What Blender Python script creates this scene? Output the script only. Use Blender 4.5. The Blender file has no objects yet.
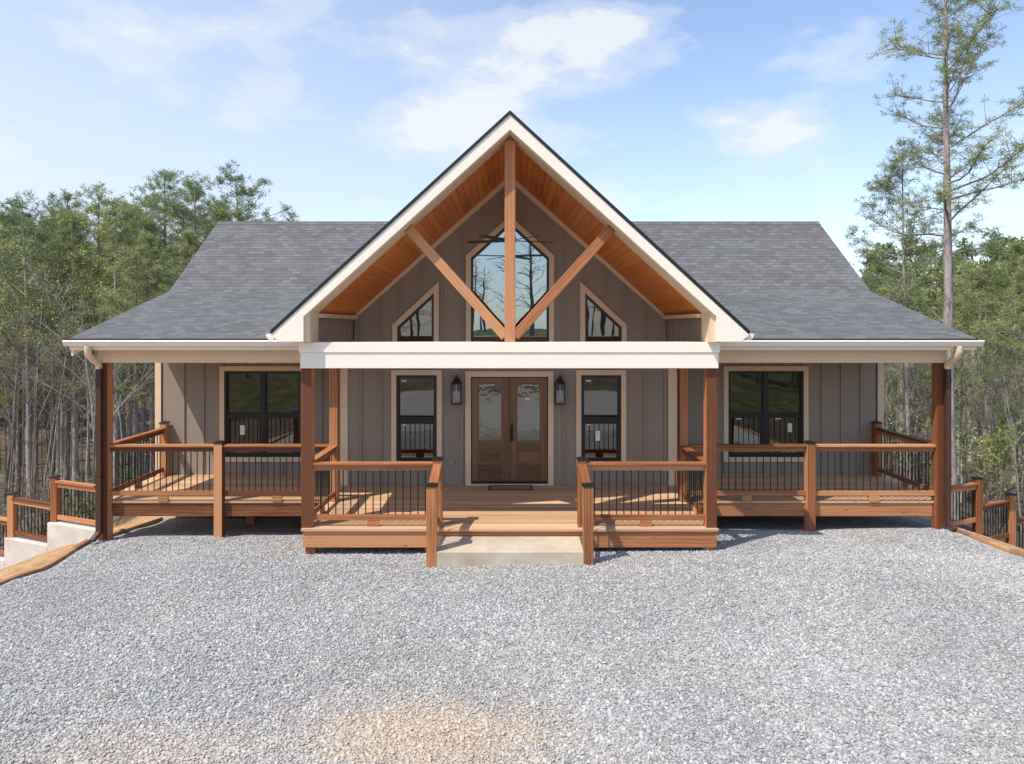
import bpy, bmesh, math, random
import numpy as np
from mathutils import Vector, Matrix, noise as mnoise
from mathutils.geometry import tessellate_polygon

random.seed(11)
SC = bpy.context.scene
COL = SC.collection
R = math.radians

# ------------------------------------------------------------------ node helpers
class NT:
    def __init__(self, nt):
        self.nt = nt
    def n(self, t, **kw):
        nd = self.nt.nodes.new(t)
        ins = kw.pop('ins', {})
        for k, v in kw.items():
            setattr(nd, k, v)
        for k, v in ins.items():
            if isinstance(v, bpy.types.NodeSocket):
                self.nt.links.new(v, nd.inputs[k])
            else:
                nd.inputs[k].default_value = v
        return nd
    def l(self, a, b):
        self.nt.links.new(a, b)
    def math(self, op, a, b=0.0, c=None, clamp=False):
        nd = self.n('ShaderNodeMath', operation=op, use_clamp=clamp)
        for i, v in enumerate((a, b, c)):
            if v is None: continue
            if isinstance(v, bpy.types.NodeSocket): self.l(v, nd.inputs[i])
            else: nd.inputs[i].default_value = v
        return nd.outputs[0]
    def vmath(self, op, a, b=None, out=0):
        nd = self.n('ShaderNodeVectorMath', operation=op)
        for i, v in enumerate((a, b)):
            if v is None: continue
            if isinstance(v, bpy.types.NodeSocket): self.l(v, nd.inputs[i])
            else: nd.inputs[i].default_value = v
        return nd.outputs[out]
    def noise(self, vec, scale, detail=3, rough=.55):
        nd = self.n('ShaderNodeTexNoise', ins={'Scale': scale, 'Detail': detail, 'Roughness': rough})
        if vec is not None: self.l(vec, nd.inputs['Vector'])
        return nd
    def ramp(self, fac, stops, interp='LINEAR'):
        nd = self.n('ShaderNodeValToRGB')
        cr = nd.color_ramp
        cr.interpolation = interp
        while len(cr.elements) < len(stops): cr.elements.new(.5)
        for e, (p, c) in zip(cr.elements, stops):
            e.position = p
            e.color = c if len(c) == 4 else (*c, 1)
        self.l(fac, nd.inputs[0])
        return nd.outputs[0]
    def mix(self, fac, a, b, mode='MIX'):
        nd = self.n('ShaderNodeMix', data_type='RGBA', blend_type=mode)
        for i, v in ((0, fac), (6, a), (7, b)):
            if isinstance(v, bpy.types.NodeSocket): self.l(v, nd.inputs[i])
            else: nd.inputs[i].default_value = v if (i == 0 or len(v) == 4) else (*v, 1)
        return nd.outputs[2]
    def mapping(self, vec, scale=(1,1,1), loc=(0,0,0)):
        nd = self.n('ShaderNodeMapping', ins={'Scale': scale, 'Location': loc})
        self.l(vec, nd.inputs['Vector'])
        return nd.outputs[0]
    def uv(self):
        return self.n('ShaderNodeTexCoord').outputs['UV']
    def pos(self):
        return self.n('ShaderNodeNewGeometry').outputs['Position']
    def bump(self, h, strength=.3, dist=.01):
        nd = self.n('ShaderNodeBump', ins={'Strength': strength, 'Distance': dist})
        self.l(h, nd.inputs['Height'])
        return nd.outputs[0]

def new_mat(name, rough=.6, spec=.35):
    m = bpy.data.materials.new(name)
    m.use_nodes = True
    nt = m.node_tree
    b = nt.nodes['Principled BSDF']
    b.inputs['Roughness'].default_value = rough
    b.inputs['Specular IOR Level'].default_value = spec
    return m, NT(nt), b

def mat_paint(name, col, rough=.55, var=.06):
    m, t, b = new_mat(name, rough)
    p = t.pos()
    n1 = t.noise(p, 1.3, 4)
    n2 = t.noise(t.mapping(p, (30, 30, 5)), 1, 3)
    f = t.math('ADD', t.math('MULTIPLY', n1.outputs[0], .7), t.math('MULTIPLY', n2.outputs[0], .3))
    lo = tuple(c*(1-var*2) for c in col); hi = tuple(min(1, c*(1+var)) for c in col)
    c = t.ramp(f, [(.3, lo), (.7, hi)])
    t.l(c, b.inputs['Base Color'])
    t.l(t.bump(n2.outputs[0], .12, .004), b.inputs['Normal'])
    return m

def mat_wood(name, dark, mid, light, rough=.6, gs=1.0, bump=.25, brdv=1.1):
    m, t, b = new_mat(name, rough, .3)
    uv = t.uv()
    g1 = t.noise(t.mapping(uv, (1.1*gs, 22*gs, 1)), 1, 5, .6)          # fibre
    g2 = t.noise(t.mapping(uv, (.5, 3.0, 1)), 1.0, 3)                  # broad bands
    brd = t.noise(t.mapping(uv, (.03, .11, 1)), 1, 0)                  # board to board (random uv offset)
    wv = t.n('ShaderNodeTexWave', wave_type='BANDS', bands_direction='Y',
             ins={'Scale': 6.0*gs, 'Distortion': 5.0, 'Detail': 2, 'Detail Scale': .6})
    t.l(t.mapping(uv, (.25, 1, 1)), wv.inputs['Vector'])
    f = t.math('ADD', t.math('MULTIPLY', g1.outputs[0], .42), t.math('MULTIPLY', g2.outputs[0], .3))
    f = t.math('ADD', f, t.math('MULTIPLY', wv.outputs[1], .10))
    f = t.math('ADD', f, t.math('MULTIPLY', t.math('SUBTRACT', brd.outputs[0], .5), brdv))
    f = t.math('ADD', f, .05)
    c = t.ramp(f, [(.22, dark), (.45, mid), (.68, light)])
    # knots
    v = t.n('ShaderNodeTexVoronoi', ins={'Scale': 1.0})
    t.l(t.mapping(uv, (2.2, 7.5, 1)), v.inputs['Vector'])
    k = t.ramp(v.outputs['Distance'], [(.06, (1, 1, 1)), (.13, (0, 0, 0))])
    c = t.mix(t.math('MULTIPLY', k, .55), c, tuple(x*.45 for x in dark))
    t.l(c, b.inputs['Base Color'])
    t.l(t.bump(g1.outputs[0], bump, .006), b.inputs['Normal'])
    return m

def mat_plain(name, col, rough=.5, metal=0, spec=.5):
    m, t, b = new_mat(name, rough, spec)
    n = t.noise(t.pos(), 25, 3)
    c = t.ramp(n.outputs[0], [(.3, tuple(x*.85 for x in col)), (.7, tuple(min(1, x*1.1) for x in col))])
    t.l(c, b.inputs['Base Color'])
    b.inputs['Metallic'].default_value = metal
    return m

M = {}
M['trim'] = mat_paint('tan_trim', (.78, .59, .41), .55, .03)
M['cream'] = mat_paint('cream_paint', (.94, .84, .70), .5, .012)
M['siding'] = mat_paint('taupe_siding', (.315, .258, .205), .6, .05)
M['cedar'] = mat_wood('red_cedar', (.15, .05, .022), (.37, .145, .06), (.56, .265, .125), brdv=1.5)
M['cedar_truss'] = mat_wood('pale_red_cedar', (.32, .115, .048), (.50, .205, .088), (.64, .315, .15))
M['deck'] = mat_wood('new_pine_boards', (.42, .25, .135), (.56, .35, .20), (.66, .45, .27), .65, .7)
M['soffit'] = mat_wood('stained_tongue_and_groove', (.45, .12, .022), (.64, .20, .042), (.74, .28, .07), .45, brdv=.6)
M['doorwood'] = mat_wood('brown_door', (.125, .062, .031), (.195, .105, .056), (.26, .148, .084), .38, .8, .08)
M['black'] = mat_plain('black_metal', (.012, .012, .013), .38)
M['blackframe'] = mat_plain('black_vinyl', (.014, .014, .015), .35)
M['brownmetal'] = mat_plain('dark_brown_aluminium', (.075, .035, .026), .4)
M['gutter'] = mat_paint('cream_aluminium', (.90, .80, .68), .4, .008)
M['dripedge'] = mat_plain('black_drip_edge', (.010, .010, .012), .6)
M['paper'] = mat_plain('white_sticker', (.8, .8, .78), .6)
M['greyplastic'] = mat_plain('grey_plastic', (.32, .29, .27), .5)
M['brass'] = mat_plain('dark_bronze', (.03, .022, .018), .3, .6)
M['inner'] = mat_plain('dark_interior', (.06, .055, .05), .8)
M['bulb'] = mat_plain('white_bulb', (.85, .85, .82), .3)
M['mat'] = mat_plain('brown_coir', (.34, .21, .13), .95)
M['matedge'] = mat_plain('dark_rubber', (.05, .035, .025), .8)
M['pt'] = mat_wood('treated_timber', (.24, .12, .055), (.40, .215, .105), (.52, .32, .17), .75)

def mat_concrete(name, c0, c1):
    m, t, b = new_mat(name, .85, .25)
    p = t.pos()
    n1 = t.noise(p, 2.2, 6, .65); n2 = t.noise(p, 60, 3)
    f = t.math('ADD', t.math('MULTIPLY', n1.outputs[0], .8), t.math('MULTIPLY', n2.outputs[0], .2))
    t.l(t.ramp(f, [(.35, c0), (.65, c1)]), b.inputs['Base Color'])
    t.l(t.bump(f, .4, .012), b.inputs['Normal'])
    return m
M['concrete'] = mat_concrete('pale_concrete', (.42, .34, .25), (.60, .52, .41))
M['wallconcrete'] = mat_concrete('poured_concrete', (.50, .46, .41), (.66, .63, .58))

def mat_glass(name, refl, tint, rough=.0, wob=.0, gcol=(.95, .97, 1)):
    m = bpy.data.materials.new(name); m.use_nodes = True
    nt = m.node_tree; nt.nodes.clear(); t = NT(nt)
    o = t.n('ShaderNodeOutputMaterial')
    g = t.n('ShaderNodeBsdfGlossy', ins={'Color': (*gcol, 1), 'Roughness': rough})
    tr = t.n('ShaderNodeBsdfTransparent', ins={'Color': (*tint, 1)})
    lw = t.n('ShaderNodeLayerWeight', ins={'Blend': .35})
    f = t.math('MULTIPLY_ADD', lw.outputs['Fresnel'], .6, refl, clamp=True)
    mx = t.n('ShaderNodeMixShader', ins={0: f, 1: tr.outputs[0], 2: g.outputs[0]})
    if wob:
        n = t.noise(t.pos(), 1.1 if rough == 0 else 5, 2)
        bp = t.bump(n.outputs[0], wob, .02)
        t.l(bp, g.inputs['Normal'])
    t.l(mx.outputs[0], o.inputs[0])
    return m
M['glass'] = mat_glass('window_glass', .15, (.45, .5, .5), 0, .10, (1, .97, .90))
M['gableglass'] = mat_glass('gable_glass', .40, (.45, .5, .5), 0, .08, (.84, .96, 1))
M['doorglass'] = mat_glass('obscure_door_glass', .16, (.5, .52, .5), .06, .22, (1, .94, .84))
M['lampglass'] = mat_glass('lantern_glass', .03, (.93, .93, .93))

def mat_shingle():
    m, t, b = new_mat('charcoal_shingles', .9, .2)
    uv = t.uv()
    br = t.n('ShaderNodeTexBrick', offset=.37, offset_frequency=2,
             ins={'Scale': 1.0, 'Mortar Size': .006, 'Mortar Smooth': .3, 'Brick Width': .20, 'Row Height': .13,
                  'Bias': 0, 'Color1': (0, 0, 0, 1), 'Color2': (1, 1, 1, 1), 'Mortar': (.0, .0, .0, 1)})
    jit = t.noise(uv, .8, 2)
    uv2 = t.vmath('ADD', uv, t.vmath('MULTIPLY', jit.outputs[1], (.12, 0.02, 0)))
    t.l(uv2, br.inputs['Vector'])
    n1 = t.noise(t.mapping(uv, (16, 40, 1)), 1, 4, .7); n2 = t.noise(t.mapping(uv, (.5, 1.3, 1)), 1, 5, .65)
    f = t.math('ADD', t.math('MULTIPLY', br.outputs[0], .24), t.math('MULTIPLY', n1.outputs[0], .56))
    f = t.math('ADD', f, t.math('MULTIPLY', n2.outputs[0], .26))
    c = t.ramp(f, [(.25, (.080, .080, .082)), (.53, (.137, .137, .140)), (.80, (.21, .21, .214))])
    # butt shadow of each course: saw-tooth bump plus shade painted into the colour
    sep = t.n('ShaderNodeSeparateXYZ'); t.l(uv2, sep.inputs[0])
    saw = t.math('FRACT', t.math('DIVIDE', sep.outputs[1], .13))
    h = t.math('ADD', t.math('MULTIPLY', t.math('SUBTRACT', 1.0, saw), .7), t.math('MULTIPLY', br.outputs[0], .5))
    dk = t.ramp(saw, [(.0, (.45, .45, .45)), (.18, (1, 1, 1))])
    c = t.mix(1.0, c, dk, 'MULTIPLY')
    t.l(c, b.inputs['Base Color'])
    h = t.math('ADD', h, t.math('MULTIPLY', n1.outputs[0], .3))
    t.l(t.bump(h, .7, .014), b.inputs['Normal'])
    return m
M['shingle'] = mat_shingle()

GRAV = [(.0, (.235, .234, .231)), (.25, (.345, .343, .337)), (.6, (.425, .422, .412)), (.88, (.50, .495, .48)), (1, (.61, .60, .575))]
def mat_gravel():
    m, t, b = new_mat('crushed_stone', .85, .25)
    p = t.pos()
    j = t.noise(p, 9, 2)
    pj = t.vmath('ADD', p, t.vmath('MULTIPLY', j.outputs[1], (.04, .04, .0)))
    pj = t.vmath('MULTIPLY', pj, (1, 1, .2))
    hs, cs = [], []
    for sc in (23., 41.):
        v = t.n('ShaderNodeTexVoronoi', ins={'Scale': sc}); t.l(pj, v.inputs['Vector'])
        sx = t.n('ShaderNodeSeparateColor'); t.l(v.outputs['Color'], sx.inputs[0])
        cs.append(t.math('MULTIPLY_ADD', v.outputs['Distance'], -.32, t.math('ADD', sx.outputs[0], .12)))
        hs.append(t.math('ADD', t.math('MULTIPLY', v.outputs['Distance'], -1.0), t.math('MULTIPLY', sx.outputs[1], .5)))
    pick = t.ramp(t.noise(p, 13, 2).outputs[0], [(.46, (0, 0, 0)), (.54, (1, 1, 1))])
    f = t.mix(pick, cs[0], cs[1]); h = t.mix(pick, hs[0], hs[1])
    big = t.noise(p, .45, 5, .6)
    f = t.math('ADD', f, t.math('MULTIPLY_ADD', big.outputs[0], .5, -.25))
    c = t.ramp(f, GRAV)
    at = t.n('ShaderNodeAttribute', attribute_name='dirt')
    dn = t.noise(p, 7, 6, .7)
    dirt = t.ramp(t.math('ADD', at.outputs['Fac'], t.math('MULTIPLY_ADD', dn.outputs[0], .9, -.45)), [(.38, (0, 0, 0)), (.62, (1, 1, 1))])
    dc = t.ramp(t.noise(p, 5, 5).outputs[0], [(.3, (.44, .32, .21)), (.7, (.60, .47, .33))])
    c = t.mix(t.math('MULTIPLY', dirt, .75), c, dc)
    t.l(c, b.inputs['Base Color'])
    t.l(t.bump(h, .9, .025), b.inputs['Normal'])
    return m
M['gravel'] = mat_gravel()
DIRT = ((-.75, 5.85, 1.4, .72, .75), (-2.9, 5.6, 1.6, .5, .5), (.6, 9.7, 1.6, .4, .2), (-.3, 7.0, 2.2, .6, .16))
def mat_stone():
    m, t, b = new_mat('stone_chip', .8, .3)
    oi = t.n('ShaderNodeObjectInfo')
    c = t.ramp(oi.outputs['Random'], GRAV)
    big = t.noise(t.pos(), .45, 5, .6)
    k = t.ramp(big.outputs[0], [(.3, (.82, .82, .82)), (.7, (1.05, 1.05, 1.05))])
    c = t.mix(1.0, c, k, 'MULTIPLY')
    d2 = t.noise(t.pos(), 1.0, 4)
    tint = t.ramp(d2.outputs[0], [(.50, (0, 0, 0)), (.72, (.22, .22, .22))])
    for cx, cy, rx, ry, a in DIRT:
        q = t.vmath('LENGTH', t.vmath('MULTIPLY', t.vmath('SUBTRACT', t.pos(), (cx, cy, -.3)), (1/rx, 1/ry, 0)), out='Value')
        q = t.math('ADD', q, t.math('MULTIPLY_ADD', t.noise(t.pos(), 3.5, 7, .75).outputs[0], 2.2, -1.1))
        tint = t.math('MAXIMUM', tint, t.math('MULTIPLY', t.math('SUBTRACT', 1.35, q, clamp=True), a))
    c = t.mix(tint, c, (.56, .455, .345))
    t.l(c, b.inputs['Base Color'])
    return m
M['stone'] = mat_stone()

def mat_terrain():
    m, t, b = new_mat('forest_floor', .95, .1)
    p = t.pos()
    n = t.noise(p, 1.2, 6, .7)
    leaf = t.ramp(n.outputs[0], [(.3, (.06, .045, .032)), (.5, (.12, .092, .066)), (.7, (.22, .18, .135))])
    grass = t.ramp(t.noise(p, .6, 6, .7).outputs[0], [(.32, (.04, .045, .02)), (.5, (.085, .09, .038)), (.68, (.17, .135, .08))])
    clay = t.ramp(t.noise(p, 4, 6, .7).outputs[0], [(.3, (.30, .165, .08)), (.5, (.50, .31, .165)), (.72, (.62, .46, .30))])
    a1 = t.n('ShaderNodeAttribute', attribute_name='clay'); a2 = t.n('ShaderNodeAttribute', attribute_name='grass')
    wob = t.math('MULTIPLY_ADD', n.outputs[0], .6, -.3)
    f1 = t.ramp(t.math('ADD', a1.outputs['Fac'], wob), [(.4, (0, 0, 0)), (.6, (1, 1, 1))])
    f2 = t.ramp(t.math('ADD', a2.outputs['Fac'], wob), [(.4, (0, 0, 0)), (.6, (1, 1, 1))])
    c = t.mix(f2, leaf, grass); c = t.mix(f1, c, clay)
    t.l(c, b.inputs['Base Color'])
    t.l(t.bump(t.noise(p, 8, 6, .75).outputs[0], .8, .08), b.inputs['Normal'])
    return m
M['terrain'] = mat_terrain()

def mat_foliage(name, c0, c1, c2, trans=.35):
    m = bpy.data.materials.new(name); m.use_nodes = True
    nt = m.node_tree; nt.nodes.clear(); t = NT(nt)
    o = t.n('ShaderNodeOutputMaterial')
    oi = t.n('ShaderNodeObjectInfo')
    g = t.n('ShaderNodeNewGeometry')
    f = t.math('ADD', t.math('MULTIPLY', g.outputs['Random Per Island'], .55), t.math('MULTIPLY', t.noise(g.outputs['Position'], .7, 3).outputs[0], .5))
    f = t.math('ADD', f, t.math('MULTIPLY_ADD', oi.outputs['Random'], .3, -.15))
    c = t.ramp(f, [(.2, c0), (.5, c1), (.85, c2)])
    d = t.n('ShaderNodeBsdfDiffuse'); t.l(c, d.inputs[0])
    tl = t.n('ShaderNodeBsdfTranslucent'); t.l(c, tl.inputs[0])
    mx = t.n('ShaderNodeMixShader', ins={0: trans, 1: d.outputs[0], 2: tl.outputs[0]})
    t.l(mx.outputs[0], o.inputs[0])
    return m
M['pine'] = mat_foliage('pine_needles', (.115, .155, .068), (.225, .285, .13), (.36, .42, .22))
M['pine2'] = mat_foliage('pine_needles_olive', (.13, .165, .065), (.275, .315, .13), (.46, .48, .23))  # olive needles, colour lightened in place of haze over the woods
M['pine3'] = mat_foliage('pine_needles_pale', (.14, .185, .075), (.28, .345, .15), (.44, .49, .24))
M['spring'] = mat_foliage('spring_leaves', (.22, .27, .08), (.38, .44, .14), (.55, .58, .25), .4)
M['broad'] = mat_foliage('broad_leaves', (.05, .075, .02), (.11, .15, .05), (.2, .23, .09), .35)
def mat_bark(name, c0, c1):
    m, t, b = new_mat(name, .95, .1)
    p = t.mapping(t.pos(), (14, 14, 3))
    n = t.noise(p, 1, 5, .7)
    oi = t.n('ShaderNodeObjectInfo')
    f = t.math('ADD', n.outputs[0], t.math('MULTIPLY_ADD', oi.outputs['Random'], .3, -.15))
    t.l(t.ramp(f, [(.3, c0), (.7, c1)]), b.inputs['Base Color'])
    t.l(t.bump(n.outputs[0], .6, .03), b.inputs['Normal'])
    return m
M['pinebark'] = mat_bark('pine_bark', (.16, .125, .105), (.44, .37, .335))
M['palebark'] = mat_bark('pale_pine_bark', (.22, .18, .165), (.56, .50, .47))
M['greybark'] = mat_bark('pale_grey_bark', (.15, .13, .115), (.46, .415, .365))
M['darkbark'] = mat_bark('dark_bark', (.09, .075, .062), (.27, .23, .195))

# ------------------------------------------------------------------ mesh builder
class MB:
    def __init__(self):
        self.v = []; self.f = []; self.uv = []; self.mi = []
        self.cur = 0
    def quadface(self, pts, uvs, mi=None):
        i = len(self.v)
        self.v.extend([tuple(p) for p in pts])
        self.f.append(list(range(i, i+len(pts))))
        self.uv.append(uvs); self.mi.append(self.cur if mi is None else mi)
    def box(self, x0, x1, y0, y1, z0, z1, axis=None, rnd=True, mtx=None):
        if x1 < x0: x0, x1 = x1, x0
        if y1 < y0: y0, y1 = y1, y0
        if z1 < z0: z0, z1 = z1, z0
        d = (x1-x0, y1-y0, z1-z0)
        if axis is None: axis = max(range(3), key=lambda k: d[k])
        ru, rv = (random.random()*97, random.random()*97) if rnd else (0, 0)
        c = [(x0,y0,z0),(x1,y0,z0),(x1,y1,z0),(x0,y1,z0),(x0,y0,z1),(x1,y0,z1),(x1,y1,z1),(x0,y1,z1)]
        for idx, ax in (((0,3,2,1),2),((4,5,6,7),2),((0,1,5,4),1),((2,3,7,6),1),((1,2,6,5),0),((3,0,4,7),0)):
            oth = [a for a in (0,1,2) if a != ax]
            if axis in oth:
                ua = axis; va = [a for a in oth if a != axis][0]
            else:
                ua, va = oth
            pts = [c[i] for i in idx]
            uvs = [(p[ua]+ru, p[va]+rv+ax*.37) for p in pts]
            if mtx is not None: pts = [mtx @ Vector(p) for p in pts]
            self.quadface(pts, uvs)
        return self
    def beam(self, p, q, w, h, up=(0,0,1)):
        """box from p to q, w across, h along up"""
        p = Vector(p); q = Vector(q); d = q-p; L = d.length; d.normalize()
        u = Vector(up); s = d.cross(u).normalized(); u = s.cross(d).normalized()
        m = Matrix((( d.x, s.x, u.x, p.x), (d.y, s.y, u.y, p.y), (d.z, s.z, u.z, p.z), (0,0,0,1)))
        return self.box(0, L, -w/2, w/2, -h/2, h/2, axis=0, mtx=m)
    def prism(self, poly, axis, a0, a1):
        """extrude a 2-D polygon; axis 'y': poly is (x,z); axis 'x': poly is (y,z)"""
        def P(p, a): return (p[0], a, p[1]) if axis == 'y' else ((a, p[0], p[1]) if axis == 'x' else (p[0], p[1], a))
        ru, rv = random.random()*50, random.random()*50
        tris = tessellate_polygon([[Vector((p[0], p[1], 0)) for p in poly]])
        for a in (a0, a1):
            for t in tris:
                self.quadface([P(poly[i], a) for i in t], [(poly[i][0]+ru, poly[i][1]+rv) for i in t])
        n = len(poly); acc = 0
        for i in range(n):
            p, q = poly[i], poly[(i+1) % n]
            L = math.hypot(q[0]-p[0], q[1]-p[1])
            self.quadface([P(p,a0), P(q,a0), P(q,a1), P(p,a1)], [(acc+ru,rv),(acc+L+ru,rv),(acc+L+ru,rv+a1-a0),(acc+ru,rv+a1-a0)])
            acc += L
        return self
    def ring(self, outer, inner, y0, y1):
        """frame between two polygons of equal length in (x,z), from y0 (front) to y1 (back)"""
        n = len(outer)
        for i in range(n):
            a, b, c, d = outer[i], outer[(i+1)%n], inner[(i+1)%n], inner[i]
            L = math.hypot(b[0]-a[0], b[1]-a[1]); w = .1
            ru, rv = random.random()*50, random.random()*50
            U = [(ru,rv),(ru+L,rv),(ru+L,rv+w),(ru,rv+w)]
            for y, s in ((y0, 1), (y1, -1)):
                self.quadface([(p[0], y, p[1]) for p in (a,b,c,d)], U)
            self.quadface([(a[0],y0,a[1]),(b[0],y0,b[1]),(b[0],y1,b[1]),(a[0],y1,a[1])], U)
            self.quadface([(d[0],y0,d[1]),(c[0],y0,c[1]),(c[0],y1,c[1]),(d[0],y1,d[1])], U)
        return self
    def lathe(self, prof, cx, cy, seg=16):
        n = len(prof)
        for k in range(seg):
            a0 = 2*math.pi*k/seg; a1 = 2*math.pi*(k+1)/seg
            for i in range(n-1):
                (r0, z0), (r1, z1) = prof[i], prof[i+1]
                self.quadface([(cx+r0*math.cos(a0), cy+r0*math.sin(a0), z0), (cx+r0*math.cos(a1), cy+r0*math.sin(a1), z0),
                               (cx+r1*math.cos(a1), cy+r1*math.sin(a1), z1), (cx+r1*math.cos(a0), cy+r1*math.sin(a0), z1)],
                              [(0,0),(1,0),(1,1),(0,1)])
        return self
    def tube(self, pts, rads, seg=6):
        prev = None
        ref = Vector((.31, .95, .07))
        acc = 0
        base = len(self.v)
        for i, p in enumerate(pts):
            p = Vector(p)
            d = (Vector(pts[min(i+1, len(pts)-1)]) - Vector(pts[max(i-1, 0)]))
            if d.length < 1e-6: d = Vector((0,0,1))
            d.normalize()
            s = d.cross(ref)
            if s.length < 1e-3: s = d.cross(Vector((1,0,0)))
            s.normalize(); u = s.cross(d)
            for k in range(seg):
                a = 2*math.pi*k/seg
                self.v.append(tuple(p + (s*math.cos(a)+u*math.sin(a))*rads[i]))
        for i in range(len(pts)-1):
            for k in range(seg):
                a = base+i*seg+k; b = base+i*seg+(k+1)%seg
                self.f.append([a, b, b+seg, a+seg])
                self.uv.append([(0,0)]*4); self.mi.append(self.cur)
        return self
    def build(self, name, mats, parent=None, smooth=False, bevel=0, merge=False, normals=True):
        me = bpy.data.meshes.new(name)
        me.from_pydata(self.v, [], self.f)
        uvl = me.uv_layers.new(name='UVMap')
        flat = [c for f in self.uv for uv in f for c in uv]
        uvl.data.foreach_set('uv', flat)
        if not isinstance(mats, (list, tuple)): mats = [mats]
        for m in mats: me.materials.append(m)
        if len(mats) > 1: me.polygons.foreach_set('material_index', self.mi)
        if merge or bevel or normals:
            bm = bmesh.new(); bm.from_mesh(me)
            if merge or bevel: bmesh.ops.remove_doubles(bm, verts=bm.verts, dist=1e-5)
            bmesh.ops.recalc_face_normals(bm, faces=bm.faces)
            bm.to_mesh(me); bm.free()
        if smooth: me.polygons.foreach_set('use_smooth', [True]*len(me.polygons))
        o = bpy.data.objects.new(name, me)
        COL.objects.link(o)
        if parent is not None:
            o.parent = parent
            o.matrix_parent_inverse = Matrix.Translation(parent.location).inverted()
        if bevel:
            md = o.modifiers.new('edge_bevel', 'BEVEL'); md.width = bevel; md.segments = 2; md.limit_method = 'ANGLE'
        return o

def tag(o, label=None, cat=None, group=None, kind=None):
    if label: o['label'] = label
    if cat: o['category'] = cat
    if group: o['group'] = group
    if kind: o['kind'] = kind
    return o
def empty(name, loc, label, cat, group=None):
    o = bpy.data.objects.new(name, None); COL.objects.link(o)
    o.location = loc; o.empty_display_size = .2
    return tag(o, label, cat, group)

# ------------------------------------------------------------------ world, sun, camera
SUNV = Vector((-.50, -.41, 1.0)).normalized()          # towards the sun
elev = math.asin(SUNV.z); azim = math.atan2(SUNV.x, SUNV.y)
w = bpy.data.worlds.new('World'); SC.world = w; w.use_nodes = True
t = NT(w.node_tree); w.node_tree.nodes.clear()
out = t.n('ShaderNodeOutputWorld'); bg = t.n('ShaderNodeBackground', ins={'Strength': .15})
sky = t.n('ShaderNodeTexSky', sky_type='NISHITA', sun_disc=False)
sky.sun_elevation = elev; sky.sun_rotation = azim
sky.air_density = 1.0; sky.dust_density = .6; sky.ozone_density = 1.2
dirv = t.n('ShaderNodeTexCoord').outputs['Generated']
sep = t.n('ShaderNodeSeparateXYZ'); t.l(dirv, sep.inputs[0])
# clouds: fractal noise on the sky direction plus a few broad cloud banks
cn = t.noise(t.mapping(dirv, (5.0, 5.0, 11.0), (1.3, .4, .2)), 1.0, 8, .6)
cn2 = t.noise(t.mapping(dirv, (1.5, 1.5, 3.2), (4.1, 2.2, .7)), 1.0, 4, .5)
cov = t.math('ADD', t.math('MULTIPLY_ADD', cn.outputs[0], 1.35, -.33), t.math('MULTIPLY', cn2.outputs[0], .5))
def blob(dx, dz, rx, amp):
    v = Vector((dx, 1, dz)).normalized()
    dv = t.vmath('SUBTRACT', dirv, tuple(v))
    dist = t.vmath('LENGTH', t.vmath('MULTIPLY', dv, (1/rx, 1/rx, 2.4/rx)), out='Value')
    return t.math('MULTIPLY', t.math('SUBTRACT', 1.0, dist, clamp=True), amp)
for a in ((-.03, .39, .17, .40), (.14, .42, .18, .42), (.32, .30, .14, .47), (.41, .27, .10, .3), (-.55, .43, .12, .2), (-.06, .28, .16, .34), (.46, .39, .12, .4), (.1, .18, .2, .12)):
    cov = t.math('ADD', cov, blob(*a))
cm = t.ramp(cov, [(.68, (0, 0, 0)), (.86, (.42, .42, .42)), (1.10, (1, 1, 1))], 'EASE')
haze = t.math('POWER', t.math('SUBTRACT', 1.0, t.math('MULTIPLY', sep.outputs[2], 1.6), clamp=True), 2.2)
leftw = t.math('MULTIPLY_ADD', sep.outputs[0], -.55, .12, clamp=True)
hz = t.math('ADD', t.math('MULTIPLY', haze, .55), leftw, clamp=True)
lift = t.mix(1.0, sky.outputs[0], (1.62, 1.60, 1.64), 'MULTIPLY')
c = t.mix(hz, lift, (5.55, 5.98, 6.75))
c = t.mix(t.math('MULTIPLY', cm, .82), c, (6.25, 6.4, 6.6))
t.l(c, bg.inputs['Color']); t.l(bg.outputs[0], out.inputs[0])

sd = bpy.data.lights.new('sun', 'SUN'); sd.energy = 4.9; sd.angle = R(.5); sd.color = (1, .94, .85)
so = bpy.data.objects.new('sun', sd); COL.objects.link(so)
so.rotation_euler = SUNV.to_track_quat('Z', 'Y').to_euler(); so.location = (-20, -15, 40)

cd = bpy.data.cameras.new('camera'); cam = bpy.data.objects.new('camera', cd); COL.objects.link(cam)
cam.location = (0, 0, 3.2); cam.rotation_euler = (R(90), 0, 0)
cd.sensor_width = 36; cd.lens = 24.0; cd.shift_x = 2/1024; cd.shift_y = -57/1024
cd.clip_end = 2000; cd.clip_start = .05
SC.camera = cam
SC.view_settings.view_transform = 'Standard'; SC.view_settings.look = 'None'
SC.view_settings.exposure = 0; SC.view_settings.gamma = 1
SC.render.engine = 'CYCLES'
SC.cycles.max_bounces = 8; SC.cycles.transparent_max_bounces = 12
SC.cycles.use_denoising = True

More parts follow.
